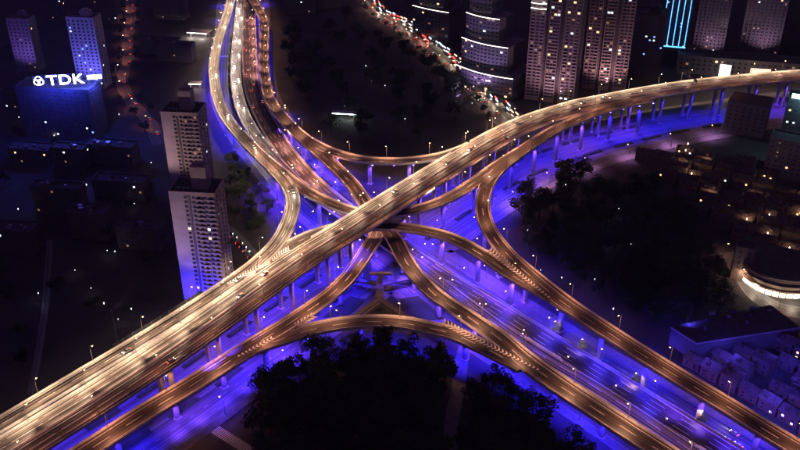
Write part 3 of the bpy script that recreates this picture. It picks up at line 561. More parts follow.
lamp_row(PATH['south_left'], ((1, 'outer edge of the'),), 30, 8, 'white lit carriageway', G_, 'south_left', order='top', energy=8500, color=lambda q: (1.0, 0.78, 0.68) if q.y > 600 else (0.06, 0.035, 1.0), spot=104, wing=True)
lamp_row(PATH['south_right'], ((-1, 'outer edge of the'),), 34, 20, 'broad violet carriageway', G_, 'south_right', order='top', color=lambda q: (1.0, 0.40, 0.33) if q.y > 560 else (0.06, 0.035, 1.0), energy=17000)
G2 = 'street lamps standing on the ground'
lamp_row(WE, ((1, 'near kerb of the'),), 46, 14, 'street under the main viaduct', G2, None, energy=11000, color=lambda q: (0.7, 0.3, 0.85) if q.x > 60 else (0.07, 0.025, 1.0), zoff=0.1, inset=-1)
lamp_row(NS, ((1, 'left kerb of the'), (-1, 'right kerb of the')), 60, 20, 'street under the violet carriageway', G2, None, energy=13000, color=(0.05, 0.025, 1.0), order='top', zoff=0.1, inset=-1)
lamp_row(NEST, ((1, 'park side of the'),), 30, 10, 'busy street', G2, None, energy=2600, color=WARM, zoff=0.1, inset=-0.5)
lamp_row(NWST, ((1, 'left side of the'),), 46, 6, 'red glowing street', G2, None, energy=3200, color=(1.0, 0.28, 0.16), order='top', zoff=0.1, inset=-0.5)
lamp_row(EST, ((1, 'kerb of the'),), 30, 6, 'street by the bright mall', G2, None, energy=2500, color=WARM, order='top', zoff=0.1, inset=-0.5)

# ------------------------------------------------------------------ cars
def car_body(b):
    prof = [(-2.25, 0.35), (-2.3, 0.75), (-2.15, 0.95), (-1.2, 1.0), (0.95, 0.98), (2.05, 0.82), (2.28, 0.62), (2.25, 0.32)]
    n = len(prof)
    for sy in (-1, 1):
        f = [(x, sy * 0.9, z) for x, z in prof]; b.face(f if sy < 0 else f[::-1])
    for k in range(n):
        (x0, z0), (x1, z1) = prof[k], prof[(k + 1) % n]; b.face([(x0, -0.9, z0), (x0, 0.9, z0), (x1, 0.9, z1), (x1, -0.9, z1)])
    b.box((-0.45, 0, 1.475), (1.75, 1.35, 0.05))
def car_glass(b):
    lo = [(-1.75, -0.84), (1.05, -0.84), (1.05, 0.84), (-1.75, 0.84)]; hi = [(-1.3, -0.68), (0.4, -0.68), (0.4, 0.68), (-1.3, 0.68)]
    i = len(b.v); b.v += [(x, y, 0.97) for x, y in lo] + [(x, y, 1.45) for x, y in hi]
    for q in ((4, 5, 6, 7), (0, 1, 5, 4), (1, 2, 6, 5), (2, 3, 7, 6), (3, 0, 4, 7)): b.f.append(tuple(i + k for k in q)); b.m.append(0)
C_BODY = [_m(car_body, 'body', c) for c in CARS]
C_GLASS = _m(car_glass, 'windows', M['glass_car'])
C_WHEEL = _m(lambda b: b.tube((0, -0.11, 0), (0, 0.11, 0), 0.33, 0.33, 10), 'wheel', M['tyre'])
C_HEAD = _m(lambda b: b.box((0, 0, 0), (0.16, 0.42, 0.2)), 'headlight', M['head'])
C_TAIL = _m(lambda b: b.box((0, 0, 0), (0.12, 0.5, 0.2)), 'taillight', M['tail'])
def car(pos, ang, pitch=0.0, color=0, beam=HEADLIGHT, lit=True):
    o = empty('car', pos); o.rotation_euler = (0, -pitch, ang); put('body', C_BODY[color], o); put('windows', C_GLASS, o)
    for x in (-1.35, 1.4):
        for y in (-0.84, 0.84): put('wheel', C_WHEEL, o, (x, y, 0.33))
    for y in (-0.62, 0.62):
        h = put('headlight', C_HEAD, o, (2.26, y, 0.66)); put('taillight', C_TAIL, o, (-2.28, y, 0.8))
    if lit and beam: lamp('headlight_beam', 'SPOT', (2.5, 0, 0.72), beam, (1.0, 0.86, 0.66), o, 0.25, 64, 0.9, (0, R(-86), 0))
    o['paint'] = CARN[color]; return o
def traffic(path, offs, sign, spacing, d0, d1, lab, group, beam=HEADLIGHT, zo=0.0, order='left', seed=1, avoid=None, colors=(0, 0, 1, 1, 2, 2, 3, 4)):
    rnd = random.Random(seed); row = []
    for a in offs:
        d = d0 + rnd.uniform(0, spacing)
        while d < d1:
            i = path.at(d); q = path.off(i, a, zo + 0.02); t = path.t[i] * sign; d += spacing * rnd.uniform(0.7, 1.4)
            if abs(q.x) / max(1, q.y) > 0.5 or q.y > 1050: continue
            if avoid and covered(avoid, q, 1.2, 0.5): continue
            row.append(car(tuple(q), math.atan2(t.y, t.x), math.asin(max(-1, min(1, t.z))), rnd.choice(colors), beam))
    row.sort(key=across if order == 'left' else (lambda o: -o.location.y))
    for k, o in enumerate(row): tag(o, f"{o['paint']} car, {ordinal(k + 1)} from the {'left' if order == 'left' else 'top'} on the {lab}", 'car', group)
    for o in row: del o['paint']
GC = 'cars driving on the elevated roads'
ML = PATH['main'].length()
BAND = [0, 0, 2, 2, 0]
traffic(PATH['main'], (-3.1, -6.7), -1, 170, 30, ML - 160, 'far half of the main viaduct', GC, seed=2, colors=BAND, beam=3500)
traffic(PATH['main'], (6.8,), 1, 300, 60, ML - 160, 'near half of the main viaduct', GC, seed=3, beam=2000)
traffic(PATH['northwest'], (-1.8,), 1, 90, 90, PATH['northwest'].length() - 60, 'left curved ramp', GC, zo=-0.02, order='top', seed=4, beam=3000, colors=BAND)
traffic(PATH['south_left'], (-2.2, 1.6), 1, 60, 60, 560, 'white lit carriageway', GC, zo=-0.18, order='top', seed=5, beam=3500, colors=BAND)
traffic(PATH['south_right'], (-4.8, -1.5, 1.9, 5.2), -1, 70, 60, 520, 'upper part of the broad violet carriageway', GC, zo=-0.2, order='top', seed=6, beam=900)

# ------------------------------------------------------------------ trees and hedges
def make_crown(rnd, r, h, nleaf):
    mb = MB(); blobs = [(0, 0, h * 0.62, r * 0.72)]
    for k in range(9):
        a = rnd.uniform(0, 6.28); d = rnd.uniform(0.35, 0.75) * r; blobs.append((d * math.cos(a), d * math.sin(a), h * rnd.uniform(0.42, 0.9), r * rnd.uniform(0.32, 0.5)))
    for k in range(nleaf):
        b = rnd.choice(blobs); u = rnd.uniform(-1, 1); a = rnd.uniform(0, 6.28); s = math.sqrt(1 - u * u); rr = b[3] * (rnd.random() ** 0.35)
        c = Vector((b[0] + rr * s * math.cos(a), b[1] + rr * s * math.sin(a), b[2] + rr * u * 0.8))
        e1 = Vector((rnd.gauss(0, 1), rnd.gauss(0, 1), rnd.gauss(0, 0.6))).normalized(); e2 = e1.orthogonal().normalized(); sz = rnd.uniform(0.22, 0.5)
        mb.face([c - e1 * sz, c + e2 * sz * 0.6, c + e1 * sz, c - e2 * sz * 0.6])
    return mb
def make_trunk(rnd, r, h):
    mb = MB(); mb.tube((0, 0, -0.2), (0.1, 0.05, h * 0.5), 0.32, 0.2, 7)
    for k in range(5):
        a = k * 1.256 + rnd.uniform(-.4, .4); mb.tube((0.08, 0.04, h * rnd.uniform(0.28, 0.46)), (math.cos(a) * r * 0.55, math.sin(a) * r * 0.55, h * rnd.uniform(0.6, 0.8)), 0.13, 0.04, 5)
    return mb
_r = random.Random(5); CROWN = []; TRUNK = []
for k in range(5):
    r, h = _r.uniform(4.2, 5.6), _r.uniform(9, 12.5)
    CROWN.append(make_crown(_r, r, h, 1500).mesh('crown', M['leaf'] if k % 2 else M['leaf2'])); TRUNK.append(make_trunk(_r, r, h).mesh('trunk', M['bark']))
def tree(x, y, s, label, group, k, rz):
    o = empty('tree', (x, y, 0), rz); put('trunk', TRUNK[k], o, (0, 0, 0), 0, (s, s, s)); put('crown', CROWN[k], o, (0, 0, 0), 0, (s, s, s))
    return tag(o, label, 'tree', group)
def grove(spots, label, group, lo, hi, seed, margin=2.5):
    rnd = random.Random(seed); made = []
    for x, y in spots:
        k = rnd.randrange(5); s = rnd.uniform(lo, hi); rz = rnd.uniform(0, 6.28)
        if on_street(x, y, margin): continue
        if any(near(p, x, y)[1] < p.w[near(p, x, y)[0]] / 2 + 3.0 and p.p[near(p, x, y)[0]].z < 26 for p in PATH.values()): continue
        made.append(tree(x, y, s, label, group, k, rz))
    if len(made) <= 40:
        made.sort(key=across)
        for q, o in enumerate(made): o['label'] = f'{ordinal(q + 1)} from left, {label}'
grove(TREES_FRONT, 'dark leafy tree in the park below the front arched ramp', 'trees of the front park', 1.25, 1.75, 1)
grove(TREES_FRONT_RIGHT, 'dark tree in the clump right of the park path at the bottom', 'trees of the clump beside the path', 1.1, 1.6, 2)
grove(TREES_EAST, 'dark tree in the unlit park right of the right curved ramp', 'trees of the right park', 1.3, 1.9, 3)
grove(TREES_NORTH, 'dark tree in the unlit park above the park side ramp', 'trees of the upper park', 1.4, 2.1, 4)
grove(TREES_TOWER, 'dark tree between the pale towers and the left curved ramp', 'trees beside the pale towers', 0.8, 1.1, 5, 0.5)
grove(TREES_KERB, 'small tree on the verge under the lower right ramp', 'trees on the lower right verge', 0.5, 0.7, 6, -30)
grove(TREES_WEST, 'dark tree among the unlit blocks on the left', 'trees among the left blocks', 0.9, 1.3, 7)
def avenue(path, offs, spacing, label, group, lo, hi, seed, d0=6):
    rnd = random.Random(seed); made = []
    for a in offs:
        d = d0
        while d < path.length() - 4:
            i = path.at(d); q = path.off(i, a + rnd.uniform(-1.5, 1.5)); d += spacing * rnd.uniform(0.6, 1.5)
            made.append(tree(q.x, q.y, rnd.uniform(lo, hi), label, group, rnd.randrange(5), rnd.uniform(0, 6)))
    made.sort(key=across)
    for q, o in enumerate(made): o['label'] = f'{ordinal(q + 1)} from left, {label}'
avenue(NEST, (8.5,), 18, 'small street tree on the busy street', 'street trees on the busy street', 0.45, 0.75, 21)
avenue(NWST, (7.5, -7.5), 40, 'small street tree on the red glowing street', 'street trees on the red street', 0.5, 0.9, 22)
traffic(NWST, (-2,), -1, 30, 20, NWST.length() - 10, 'red glowing street', 'cars on the ground streets', zo=0.08, order='top', seed=12, beam=900)
traffic(NEST, (-3, 3), -1, 24, 20, NEST.length() - 10, 'busy street', 'cars on the ground streets', zo=0.08, seed=13, beam=900)
def hedge(x, y, L, w, rz, label, group):
    rnd = random.Random(int(x * 7 + y)); mb = MB(); nx, ny = max(4, int(L / 1.2)), 4; g = [[None] * (ny + 1) for _ in range(nx + 1)]
    for a in range(nx + 1):
        for b in range(ny + 1):
            ed = min(a, nx - a, b, ny - b); zz = 0.05 if ed == 0 else 1.1 + rnd.uniform(-.25, .3); g[a][b] = (L * (a / nx - .5) + rnd.uniform(-.15, .15), w * (b / ny - .5) * (1.0 if ed == 0 else 1.2) + rnd.uniform(-.1, .1), zz)
    for a in range(nx):
        for b in range(ny): mb.face([g[a][b], g[a + 1][b], g[a + 1][b + 1], g[a][b + 1]])
    return tag(mb.build('hedge', M['hedge'], None, (x, y, 0.1), rz), label, 'hedge', group)
hs = []
for off in (-12.5, 12.5):
    d = 20
    while d < WE.length() - 20:
        i = WE.at(d); q = WE.off(i, off); d += 31
        if near(NS, q.x, q.y)[1] < 34 or q.y > 690 or abs(q.x) / q.y > .5: continue
        hs.append(hedge(q.x, q.y, 19, 3.6, street_angle(WE, i), '', 'clipped hedges on the traffic islands'))
hs.sort(key=across)
for k, o in enumerate(hs): o['label'] = f'{ordinal(k + 1)} low clipped hedge from the left on the street beneath the main viaduct'
hs = []
for off in (-12, 12):
    d = 330
    while d < NS.length() - 20:
        i = NS.at(d); q = NS.off(i, off); d += 30
        if near(WE, q.x, q.y)[1] < 34 or q.y < 200: continue
        hs.append(hedge(q.x, q.y, 18, 3.2, street_angle(NS, i), '', 'clipped hedges on the traffic islands'))
hs.sort(key=lambda o: -o.location.y)
for k, o in enumerate(hs): o['label'] = f'{ordinal(k + 1)} low clipped hedge from the top beside the broad violet carriageway'
# small lamps that read as points of light in the parks and yards
GL_POST = _m(lambda b: b.tube((0, 0, 0), (0, 0, 3.4), 0.07, 0.05, 6), 'post', M['steel'])
GL_GLOBE = _m(lambda b: b.ball((0, 0, 3.7), 0.36, 0, 8, 6), 'globe', M['bulb_white'])
GL_WARM = _m(lambda b: b.ball((0, 0, 3.7), 0.36, 0, 8, 6), 'globe', M['bulb_warm'])
row = []
for x, y in GARDEN:
    o = empty('garden_lamp', (x, y, 0)); put('post', GL_POST, o); put('globe', GL_GLOBE, o); sc = random.uniform(0.45, 0.95); o.scale = (sc, sc, sc * 2); lamp('garden_light', 'POINT', (0, 0, 4.3), 90, (1.0, 0.85, 0.75), o, 0.2); row.append(o)
row.sort(key=across)
for k, o in enumerate(row): tag(o, f'small white garden lamp, {ordinal(k + 1)} from the left of those in the dark areas', 'garden lamp', 'small lamps in the dark areas')

# ------------------------------------------------------------------ footbridge star in the middle
fb = empty('footbridge', (fx_, fy_ - 9, 0)); tag(fb, 'low star shaped footbridge on the blue ground under the fork of ramps', 'footbridge')
HZ = 4.2
def strip(a, b, w, name='walkway'):
    a = Vector((*a, HZ)); b = Vector((*b, HZ)); d = (b - a).normalized(); nn = Vector((d.y, -d.x, 0)); mb = MB()
    mb.prism([tuple((a + nn * w / 2)[:2]), tuple((a - nn * w / 2)[:2]), tuple((b - nn * w / 2)[:2]), tuple((b + nn * w / 2)[:2])][::-1], HZ - 0.6 + 0.002 * len(fb.children), HZ + 0.002 * len(fb.children)); mb.build(name, M['asphalt_road'], fb)
    for sd in (-1, 1):
        rl = MB(); p0, p1 = a + nn * sd * (w / 2 - .1), b + nn * sd * (w / 2 - .1); rl.tube(p0 + Vector((0, 0, 1.1)), p1 + Vector((0, 0, 1.1)), 0.07, 0.07, 5)
        L = (p1 - p0).length
        for k in range(int(L / 2.5) + 1): q = p0 + (p1 - p0) * (k / max(1, int(L / 2.5))); rl.tube(q, q + Vector((0, 0, 1.1)), 0.05, 0.05, 4)
        rl.build('railing', M['steel'], fb)
strip((0, 9), (0, -6), 4.4)
for e in ((-22, 17), (22, 18)): strip((0, 9), e, 3.2)
for e in ((-17, -27), (18, -27)): strip((0, -6), e, 3.2)
for q in ((0, 8), (0, -6), (-17, 14.5), (17, 15), (-12, -20), (13, -20)):
    mb = MB(); mb.tube((q[0], q[1], 0), (q[0], q[1], HZ - 0.55), 0.45, 0.45, 10); mb.build('column', M['concrete'], fb)

# planted traffic islands with pale kerbs between the converging ground roads
for k, poly in enumerate(ISLANDS):
    cx_, cy_ = sum(p[0] for p in poly) / len(poly), sum(p[1] for p in poly) / len(poly)
    mb = MB(); mb.prism([((x - cx_) * 1.015, (y - cy_) * 1.015) for x, y in poly], 0.08, 0.26); o = struct(mb.build('traffic_island', M['paving'], None, (cx_, cy_, 0)))
    mb = MB(); mb.prism([((x - cx_) * 0.965, (y - cy_) * 0.965) for x, y in poly], 0.2, 0.5); mb.build('planting', M['hedge'], o)
# sign gantries over the main viaduct
def gantry(d, w, panels, label):
    p = PATH['main']; i = p.at(d); q = p.p[i]; o = empty('sign_gantry', tuple(q), math.atan2(p.n[i].y, p.n[i].x)); tag(o, label, 'gantry', 'sign gantries over the main viaduct')
    b = MB()
    for x in (-w / 2, w / 2): b.tube((x, 0, 0), (x, 0, 8.2), 0.25, 0.2, 8)
    b.build('post', M['steel'], o); b = MB()
    for z in (7.0, 8.1): b.tube((-w / 2, 0, z), (w / 2, 0, z), 0.16, 0.16, 6)
    for k in range(12): b.tube((-w / 2 + w * k / 12, 0, 7.0 + 1.1 * (k % 2)), (-w / 2 + w * (k + 1) / 12, 0, 8.1 - 1.1 * (k % 2)), 0.08, 0.08, 4)
    b.build('truss', M['steel'], o)
    for x in panels: b = MB(); b.box((x, -0.4, 7.4), (4.6, 0.16, 2.8)); b.build('sign_panel', M['sign_panel'], o)
gantry(near(PATH['main'], 248, 706)[0] * 3.0, 27, (6, -6), 'steel sign gantry across the main viaduct near the billboards')

# ------------------------------------------------------------------ buildings
def win_mesh(pane):
    b = MB(); b.box((0, -0.03, 0), (1.0, 0.06, 1.0), 1)
    for x, y, w, h in ((0, 0.5, 1.1, 0.07), (0, -0.5, 1.16, 0.09), (-0.5, 0, 0.07, 1.0), (0.5, 0, 0.07, 1.0), (0, 0, 0.05, 0.96)): b.box((x, -0.075, y), (w, 0.15, h), 0)
    return b.mesh('window', [M['frame'], M[pane]])
WIN = {k: win_mesh(k) for k in ('pane_dark', 'pane_warm', 'pane_white', 'pane_blue', 'pane_dim')}
BALC = _m(lambda b: (b.box((0, -0.55, 0.07), (1.0, 1.1, 0.14)), b.box((0, -1.06, 0.58), (1.0, 0.08, 0.9)), b.box((-0.48, -0.55, 0.58), (0.04, 1.0, 0.9)), b.box((0.48, -0.55, 0.58), (0.04, 1.0, 0.9))), 'balcony', M['render_pale'])
def facade(o, rnd, origin, rz, width, z0, fh, floors, cols, ww, wh, lit, balc=(), pal=('pane_warm', 'pane_warm', 'pane_white', 'pane_dim', 'pane_dim'), colx=None):
    ca, sa = math.cos(rz), math.sin(rz)
    for fl in range(floors):
        for c in range(cols):
            x = colx[c] if colx else width * ((c + 0.5) / cols - 0.5); z = z0 + fh * (fl + 0.55)
            pane = rnd.choice(pal) if rnd.random() < lit else 'pane_dark'
            put('window', WIN[pane], o, (origin[0] + x * ca, origin[1] + x * sa, z), rz, (ww, 1, wh))
            if c in balc: put('balcony', BALC, o, (origin[0] + x * ca, origin[1] + x * sa, z0 + fh * fl), rz, (width / cols * 0.86, 1, 1))
def block(spot, w, d, h, yaw, label, cat='building', wall='render_pale', floors=None, cols=6, side=3, ww=1.6, wh=1.5, lit=0.1, balc=(), seed=1, fins=0, crown=True, name='tower_block', z0=3.5, pal=None, sides=(-1, 1), group=None, plant=True, slabs=False, colx=None, lift=5.8):
    rnd = random.Random(seed); x, y = SPOTS[spot] if isinstance(spot, str) else spot
    o = empty(name, (x, y, 0), R(yaw)); tag(o, label, cat, group); floors = floors or max(1, int((h - z0 - 1) / 3.2)); fh = (h - z0 - 1) / floors
    mb = MB(); mb.box((0, d / 2, h / 2), (w, d, h)); mb.build('wall', M[wall], o)
    rb = MB()
    for cx, cyy, sx, sy in ((0, 0.15, w + 0.24, 0.35), (0, d - 0.15, w + 0.24, 0.35), (-w / 2 + 0.06, d / 2, 0.35, d - 0.66), (w / 2 - 0.06, d / 2, 0.35, d - 0.66)): rb.box((cx, cyy, h + 0.55), (sx, sy, 1.1), 0)
    rb.box((0, d / 2, h + 0.06), (w - 0.5, d - 0.7, 0.1), 1)
    roof = rb.build('roof', [M[wall], M['roofing']], o)
    if plant:
        pm = MB(); pm.box((w * 0.12, d * 0.5, h + lift / 2 + 0.1), (w * 0.34, d * 0.4, lift)); pm.box((w * 0.12, d * 0.5, h + lift + 0.8), (w * 0.2, d * 0.22, 1.5)); pm.build('plant_room', M[wall], roof)
        ac = MB()
        for k in range(4): ac.box((-w * 0.32 + k * 2.6, d * 0.25, h + 0.75), (1.6, 1.6, 1.3))
        ac.build('roof_unit', M['steel'], roof)
    p_ = pal or ('pane_warm', 'pane_white', 'pane_dim', 'pane_dim')
    facade(o, rnd, (0, 0), 0.0, w - 1, z0, fh, floors, cols, ww, wh, lit, balc, p_, colx)
    if side:
        if 1 in sides: facade(o, rnd, (w / 2, d / 2), R(90), d - 1, z0, fh, floors, side, ww, wh, lit, (), p_)
        if -1 in sides: facade(o, rnd, (-w / 2, d / 2), R(-90), d - 1, z0, fh, floors, side, ww, wh, lit, (), p_)
    for k in range(fins):
        fm = MB(); fm.box((0, 0, 0), (0.7, 0.9, h - 0.2)); fm.build('fin', M[wall], o, (-w / 2 + 0.36 + (w - 0.72) * k / (fins - 1), -0.48, h / 2))
    if slabs:
        sm = MB(); sm.box((0, 0, 0), (w - 0.8, 0.5, 0.35)); sme = sm.mesh('floor_band', M[wall])
        for fl in range(floors): put('floor_band', sme, o, (0, -0.28, z0 + fh * fl))
    return o
# the two pale residential towers at left
t1 = block('tower_front', 26, 18, 73, -6, 'near pale residential tower lit blue at its foot, left of the curved ramp', cols=5, side=3, floors=24, balc=(2, 4), lit=0.06, colx=(-3.6, 0.9, 4.1, 7.6, 10.7), lift=13.5, seed=3, ww=1.7, wh=1.6, name='residential_tower')
t2 = block('tower_rear', 25, 19, 74, -6, 'rear pale residential tower partly hidden behind the near one', cols=5, side=3, floors=24, balc=(2, 4), lit=0.06, colx=(-3.6, 0.9, 4.1, 7.6, 10.7), lift=13.5, seed=4, ww=1.7, wh=1.6, name='residential_tower')
for t in (t1, t2):
    rec = MB(); rec.box((0, 0, 36), (1.3, 0.5, 71)); rec.build('dark_joint', M['render_dark'], t, (-1.6, -0.05, 0.3))  # dark joint strip up the front wall
# blue lit corner with the roof sign
sb = block('sign_block', 62, 22, 44, -8, 'dark wide block below the glowing blue rooftop sign', wall='render_dark', cols=14, side=4, lit=0.03, seed=5, plant=False, pal=('pane_blue', 'pane_white'), name='office_block')
block('blue_slab_a', 22, 14, 52, -8, 'dim violet slab with a few lit windows behind the rooftop sign, far left', wall='render_grey', cols=5, side=2, lit=0.06, seed=6, name='office_block')
block('blue_slab_b', 26, 16, 66, -8, 'blue lit slab tower just right of and behind the rooftop sign', wall='render_pale', cols=6, side=2, lit=0.09, seed=7, pal=('pane_white', 'pane_blue'), name='office_block')
sx, sy = SPOTS['sign_block']
sign = empty('rooftop_sign', (sx + 4.5, sy + 3, 45.2), R(10)); tag(sign, 'glowing blue white rooftop sign reading TDK with round emblem', 'sign')
def letters(txt, size, parent, loc, ext=0.5):
    cu = bpy.data.curves.new('letters', 'FONT'); cu.body = txt; cu.size = size; cu.extrude = ext; cu.offset = 0.12 * size / 10; cu.space_character = 1.06
    tmp = bpy.data.objects.new('tmp', cu); COL.objects.link(tmp); dg = bpy.context.evaluated_depsgraph_get(); me = bpy.data.meshes.new_from_object(tmp.evaluated_get(dg))
    bpy.data.objects.remove(tmp); bpy.data.curves.remove(cu); me.materials.clear(); me.materials.append(M['sign_blue']); me.materials.append(M['sign_halo'])
    me.polygons.foreach_set('material_index', [0 if abs(p.normal.z) > 0.9 else 1 for p in me.polygons])
    o = put('letters', me, parent, loc); o.rotation_euler = (R(90), 0, 0); return o
lt = letters('TDK', 14.0, sign, (-9.5, 0, 2.2)); lt.scale = (1.22, 1, 1); sign.scale = (0.8, 0.8, 0.8)
em = MB(); N = 36
for k in range(N):
    a0, a1 = 2 * math.pi * k / N, 2 * math.pi * (k + 1) / N
    def rr(a): return 4.7 + 0.45 * math.cos(3 * (a - math.pi / 2))
    for r0, r1 in ((0.0, 0.85),):
        P0, P1 = rr(a0), rr(a1)
        q = [((P0 - .85) * math.cos(a0), -0.35, (P0 - .85) * math.sin(a0)), (P0 * math.cos(a0), -0.35, P0 * math.sin(a0)), (P1 * math.cos(a1), -0.35, P1 * math.sin(a1)), ((P1 - .85) * math.cos(a1), -0.35, (P1 - .85) * math.sin(a1))]
        em.face(q, 0); em.face([(p[0], 0.35, p[2]) for p in q][::-1], 1); em.face([q[1], (q[1][0], .35, q[1][2]), (q[2][0], .35, q[2][2]), q[2]], 1)
for k in range(3):                                                   # three crossing arcs inside the ring
    c0 = math.pi / 2 + k * 2.0944
    for j in range(8):
        b0, b1 = c0 + math.pi - 0.95 + j * 0.2375, c0 + math.pi - 0.95 + (j + 1) * 0.2375
        ox, oz = 4.6 * math.cos(c0), 4.6 * math.sin(c0)
        em.face([(ox + r * math.cos(b), -0.35, oz + r * math.sin(b)) for r, b in ((3.3, b0), (3.95, b0), (3.95, b1), (3.3, b1))], 0)
em.build('emblem', [M['sign_blue'], M['sign_halo']], sign, (-17, 0, 6.9))
fr = MB()
for k in range(9): fr.tube((-22 + k * 5.6, 0.9, 0), (-22 + k * 5.6, 0.9, 12.5), 0.12, 0.12, 5); fr.tube((-22 + k * 5.6, 0.9, 10), (-22 + k * 5.6, 6, 0), 0.1, 0.1, 5)
for z in (2, 7, 12): fr.tube((-22, 0.9, z), (22.8, 0.9, z), 0.1, 0.1, 5)
fr.build('frame', M['steel'], sign)
lamp('sign_light', 'POINT', (-12, -16, 7), 34000, (0.04, 0.05, 1.0), sign, 3); lamp('sign_light', 'POINT', (10, -16, 7), 34000, (0.03, 0.06, 1.0), sign, 3)
bx, by = SPOTS['bar_sign']
bar = empty('light_box_sign', (sx + 33, sy + 8, 45), R(14)); tag(bar, 'bright blue white bar shaped light box right of the rooftop sign', 'sign')
b = MB(); b.box((0, 0, 6.4), (11, 0.8, 3.2)); b.build('light_panel', M['sign_blue'], bar)
b = MB(); [b.tube((x, 0.2, 0), (x, 0.2, 5), 0.15, 0.15, 6) for x in (-4.5, 0, 4.5)]; b.build('frame', M['steel'], bar)
lamp('sign_light', 'POINT', (0, -5, 6), 60000, (0.05, 0.08, 1.0), bar, 2)
# dim blocks on the dark left side
for k, (x, y, a) in enumerate(WEST_BLOCKS):
    rnd = random.Random(100 + k); w = rnd.uniform(24, 40); h = rnd.uniform(10, 22) if y < 900 else rnd.uniform(20, 40)
    if on_street(x, y, 12): continue
    ob = block((x, y), w, rnd.uniform(10, 14), h, -a, '', 'building', 'render_dark', cols=int(w / 4), side=2, lit=0.05, seed=200 + k, name='apartment_block', plant=False, z0=1.0, group='dim blocks on the dark left side')
    rf = [c for c in ob.children if c.name.startswith('roof')][0]
    for q in range(rnd.randint(3, 6)):
        b = MB(); sz = rnd.uniform(1.2, 3.2); b.box((0, 0, sz * .4), (sz, sz * rnd.uniform(.6, 1.3), sz * .8)); b.box((0, 0, sz * .84), (sz * 1.1, sz * .8, .12)); b.build('roof_unit', M[rnd.choice(['steel', 'roofing', 'render_grey'])], rf, (rnd.uniform(-w * .4, w * .4), rnd.uniform(3, 8), h + .1))
bl = sorted([o for o in bpy.data.objects if o.get('group') == 'dim blocks on the dark left side'], key=across)
for k, o in enumerate(bl): o['label'] = f'dim unlit apartment block, {ordinal(k + 1)} from the left of those beyond the left ramp'
# towers across the top and right
co1 = block('condo_a', 44, 22, 112, -20, 'pinkish condominium tower with white light arcs near its top left', wall='render_dark', cols=1, side=5, floors=36, lit=0.0, seed=11, name='condominium_tower', ww=1.2, wh=1.2, sides=(-1,))
co2 = block('condo_b', 40, 22, 118, -14, 'pinkish condominium tower standing right of the arc lit one', wall='render_dark', cols=1, side=5, floors=37, lit=0.0, seed=12, name='condominium_tower', ww=1.2, wh=1.2, sides=(-1,))
for o, bays, h, fl, sd in ((co1, ((-22, -8.5), (-5.5, 4.5), (8, 22)), 112, 36, 61), (co2, ((-20, -8), (-5, 4.5), (8, 20)), 118, 37, 62)):
    rnd = random.Random(sd)
    for q, (x0, x1) in enumerate(bays):
        b = MB(); b.box(((x0 + x1) / 2, -1.3, h / 2), (x1 - x0, 2.6, h + 2)); b.build('bay', M['render_pink'], o)
        facade(o, rnd, ((x0 + x1) / 2, -2.6), 0.0, x1 - x0 - 1.6, 3.5, (h - 4.5) / fl, fl, 3, 2.3, 1.7, 0.13, (0, 2) if q != 1 else (0, 1, 2), ('pane_warm', 'pane_white', 'pane_dim', 'pane_dim'))
        for xx in (x0 + 0.35, x1 - 0.35): b = MB(); b.box((xx, -3.1, h / 2), (0.7, 1.0, h + 1)); b.build('fin', M['render_pink'], o)
for k, z in enumerate((84, 88.5, 93)):
    a = MB()
    for j in range(10):
        t0, t1 = j / 10, (j + 1) / 10
        f = lambda t: (-22 + t * 13.5, -4.0 - 1.6 * math.sin(math.pi * t))
        (xa, ya), (xb, yb) = f(t0), f(t1); a.tube((xa, ya, 0), (xb, yb, 0), 0.32, 0.32, 5)
    a.build('light_line', M['led_white'], co1, (0, 0, z))
    if k == 0: a.build('light_line', M['led_white'], co2, (6, 0, 99))
def led(o, pts, z, r=0.33, m='led_white'):
    a = MB()
    for p, q in zip(pts, pts[1:]): a.tube((*p, z), (*q, z), r, r, 5)
    a.build('light_line', M[m], o)
def curved_tier(o, w, d, z0, z1, bow, y0, rnd, cols, lit, x0=0.0, wall='render_grey'):
    n = 12; fr = [(x0 - w / 2 + w * k / n, y0 - bow * math.sin(math.pi * k / n)) for k in range(n + 1)]
    mb = MB(); mb.prism(fr + [(x0 + w / 2, y0 + d), (x0 - w / 2, y0 + d)], z0, z1); mb.build('tier', M[wall], o)
    fl = max(1, int((z1 - z0) / 3.4)); fh = (z1 - z0) / fl
    for f in range(fl):
        for c in range(cols):
            t = (c + .5) / cols * n; k = min(n - 1, int(t)); u = t - k; x = fr[k][0] + (fr[k + 1][0] - fr[k][0]) * u; y = fr[k][1] + (fr[k + 1][1] - fr[k][1]) * u
            rz = math.atan2(fr[k + 1][1] - fr[k][1], fr[k + 1][0] - fr[k][0]); pane = rnd.choice(('pane_warm', 'pane_white', 'pane_dim', 'pane_dim')) if rnd.random() < lit else 'pane_dark'
            put('window', WIN[pane], o, (x, y, z0 + fh * (f + .5)), rz, (w / cols * 0.62, 1, 1.7))
    led(o, [(x, y - 0.45) for x, y in fr], z1 - 0.2)
rnd = random.Random(31)
tb = empty('terraced_block', (*SPOTS['terrace_block'], 0), R(-38)); tag(tb, 'terraced block with bowed fronts traced by white light lines beside the busy street', 'building')
curved_tier(tb, 62, 40, 0, 20, 5, 0, rnd, 16, 0.1)
curved_tier(tb, 50, 30, 20.01, 44, 4, 8, rnd, 13, 0.08, -6); curved_tier(tb, 36, 24, 44.02, 66, 3, 14, rnd, 9, 0.07, -13); curved_tier(tb, 24, 18, 66.03, 92, 2, 19, rnd, 6, 0.07, -19)
tw = empty('terraced_block', (*SPOTS['terrace_wing'], 0), R(-36)); tag(tw, 'darker stepped tower block behind the busy street, left of the bow fronted one', 'building')
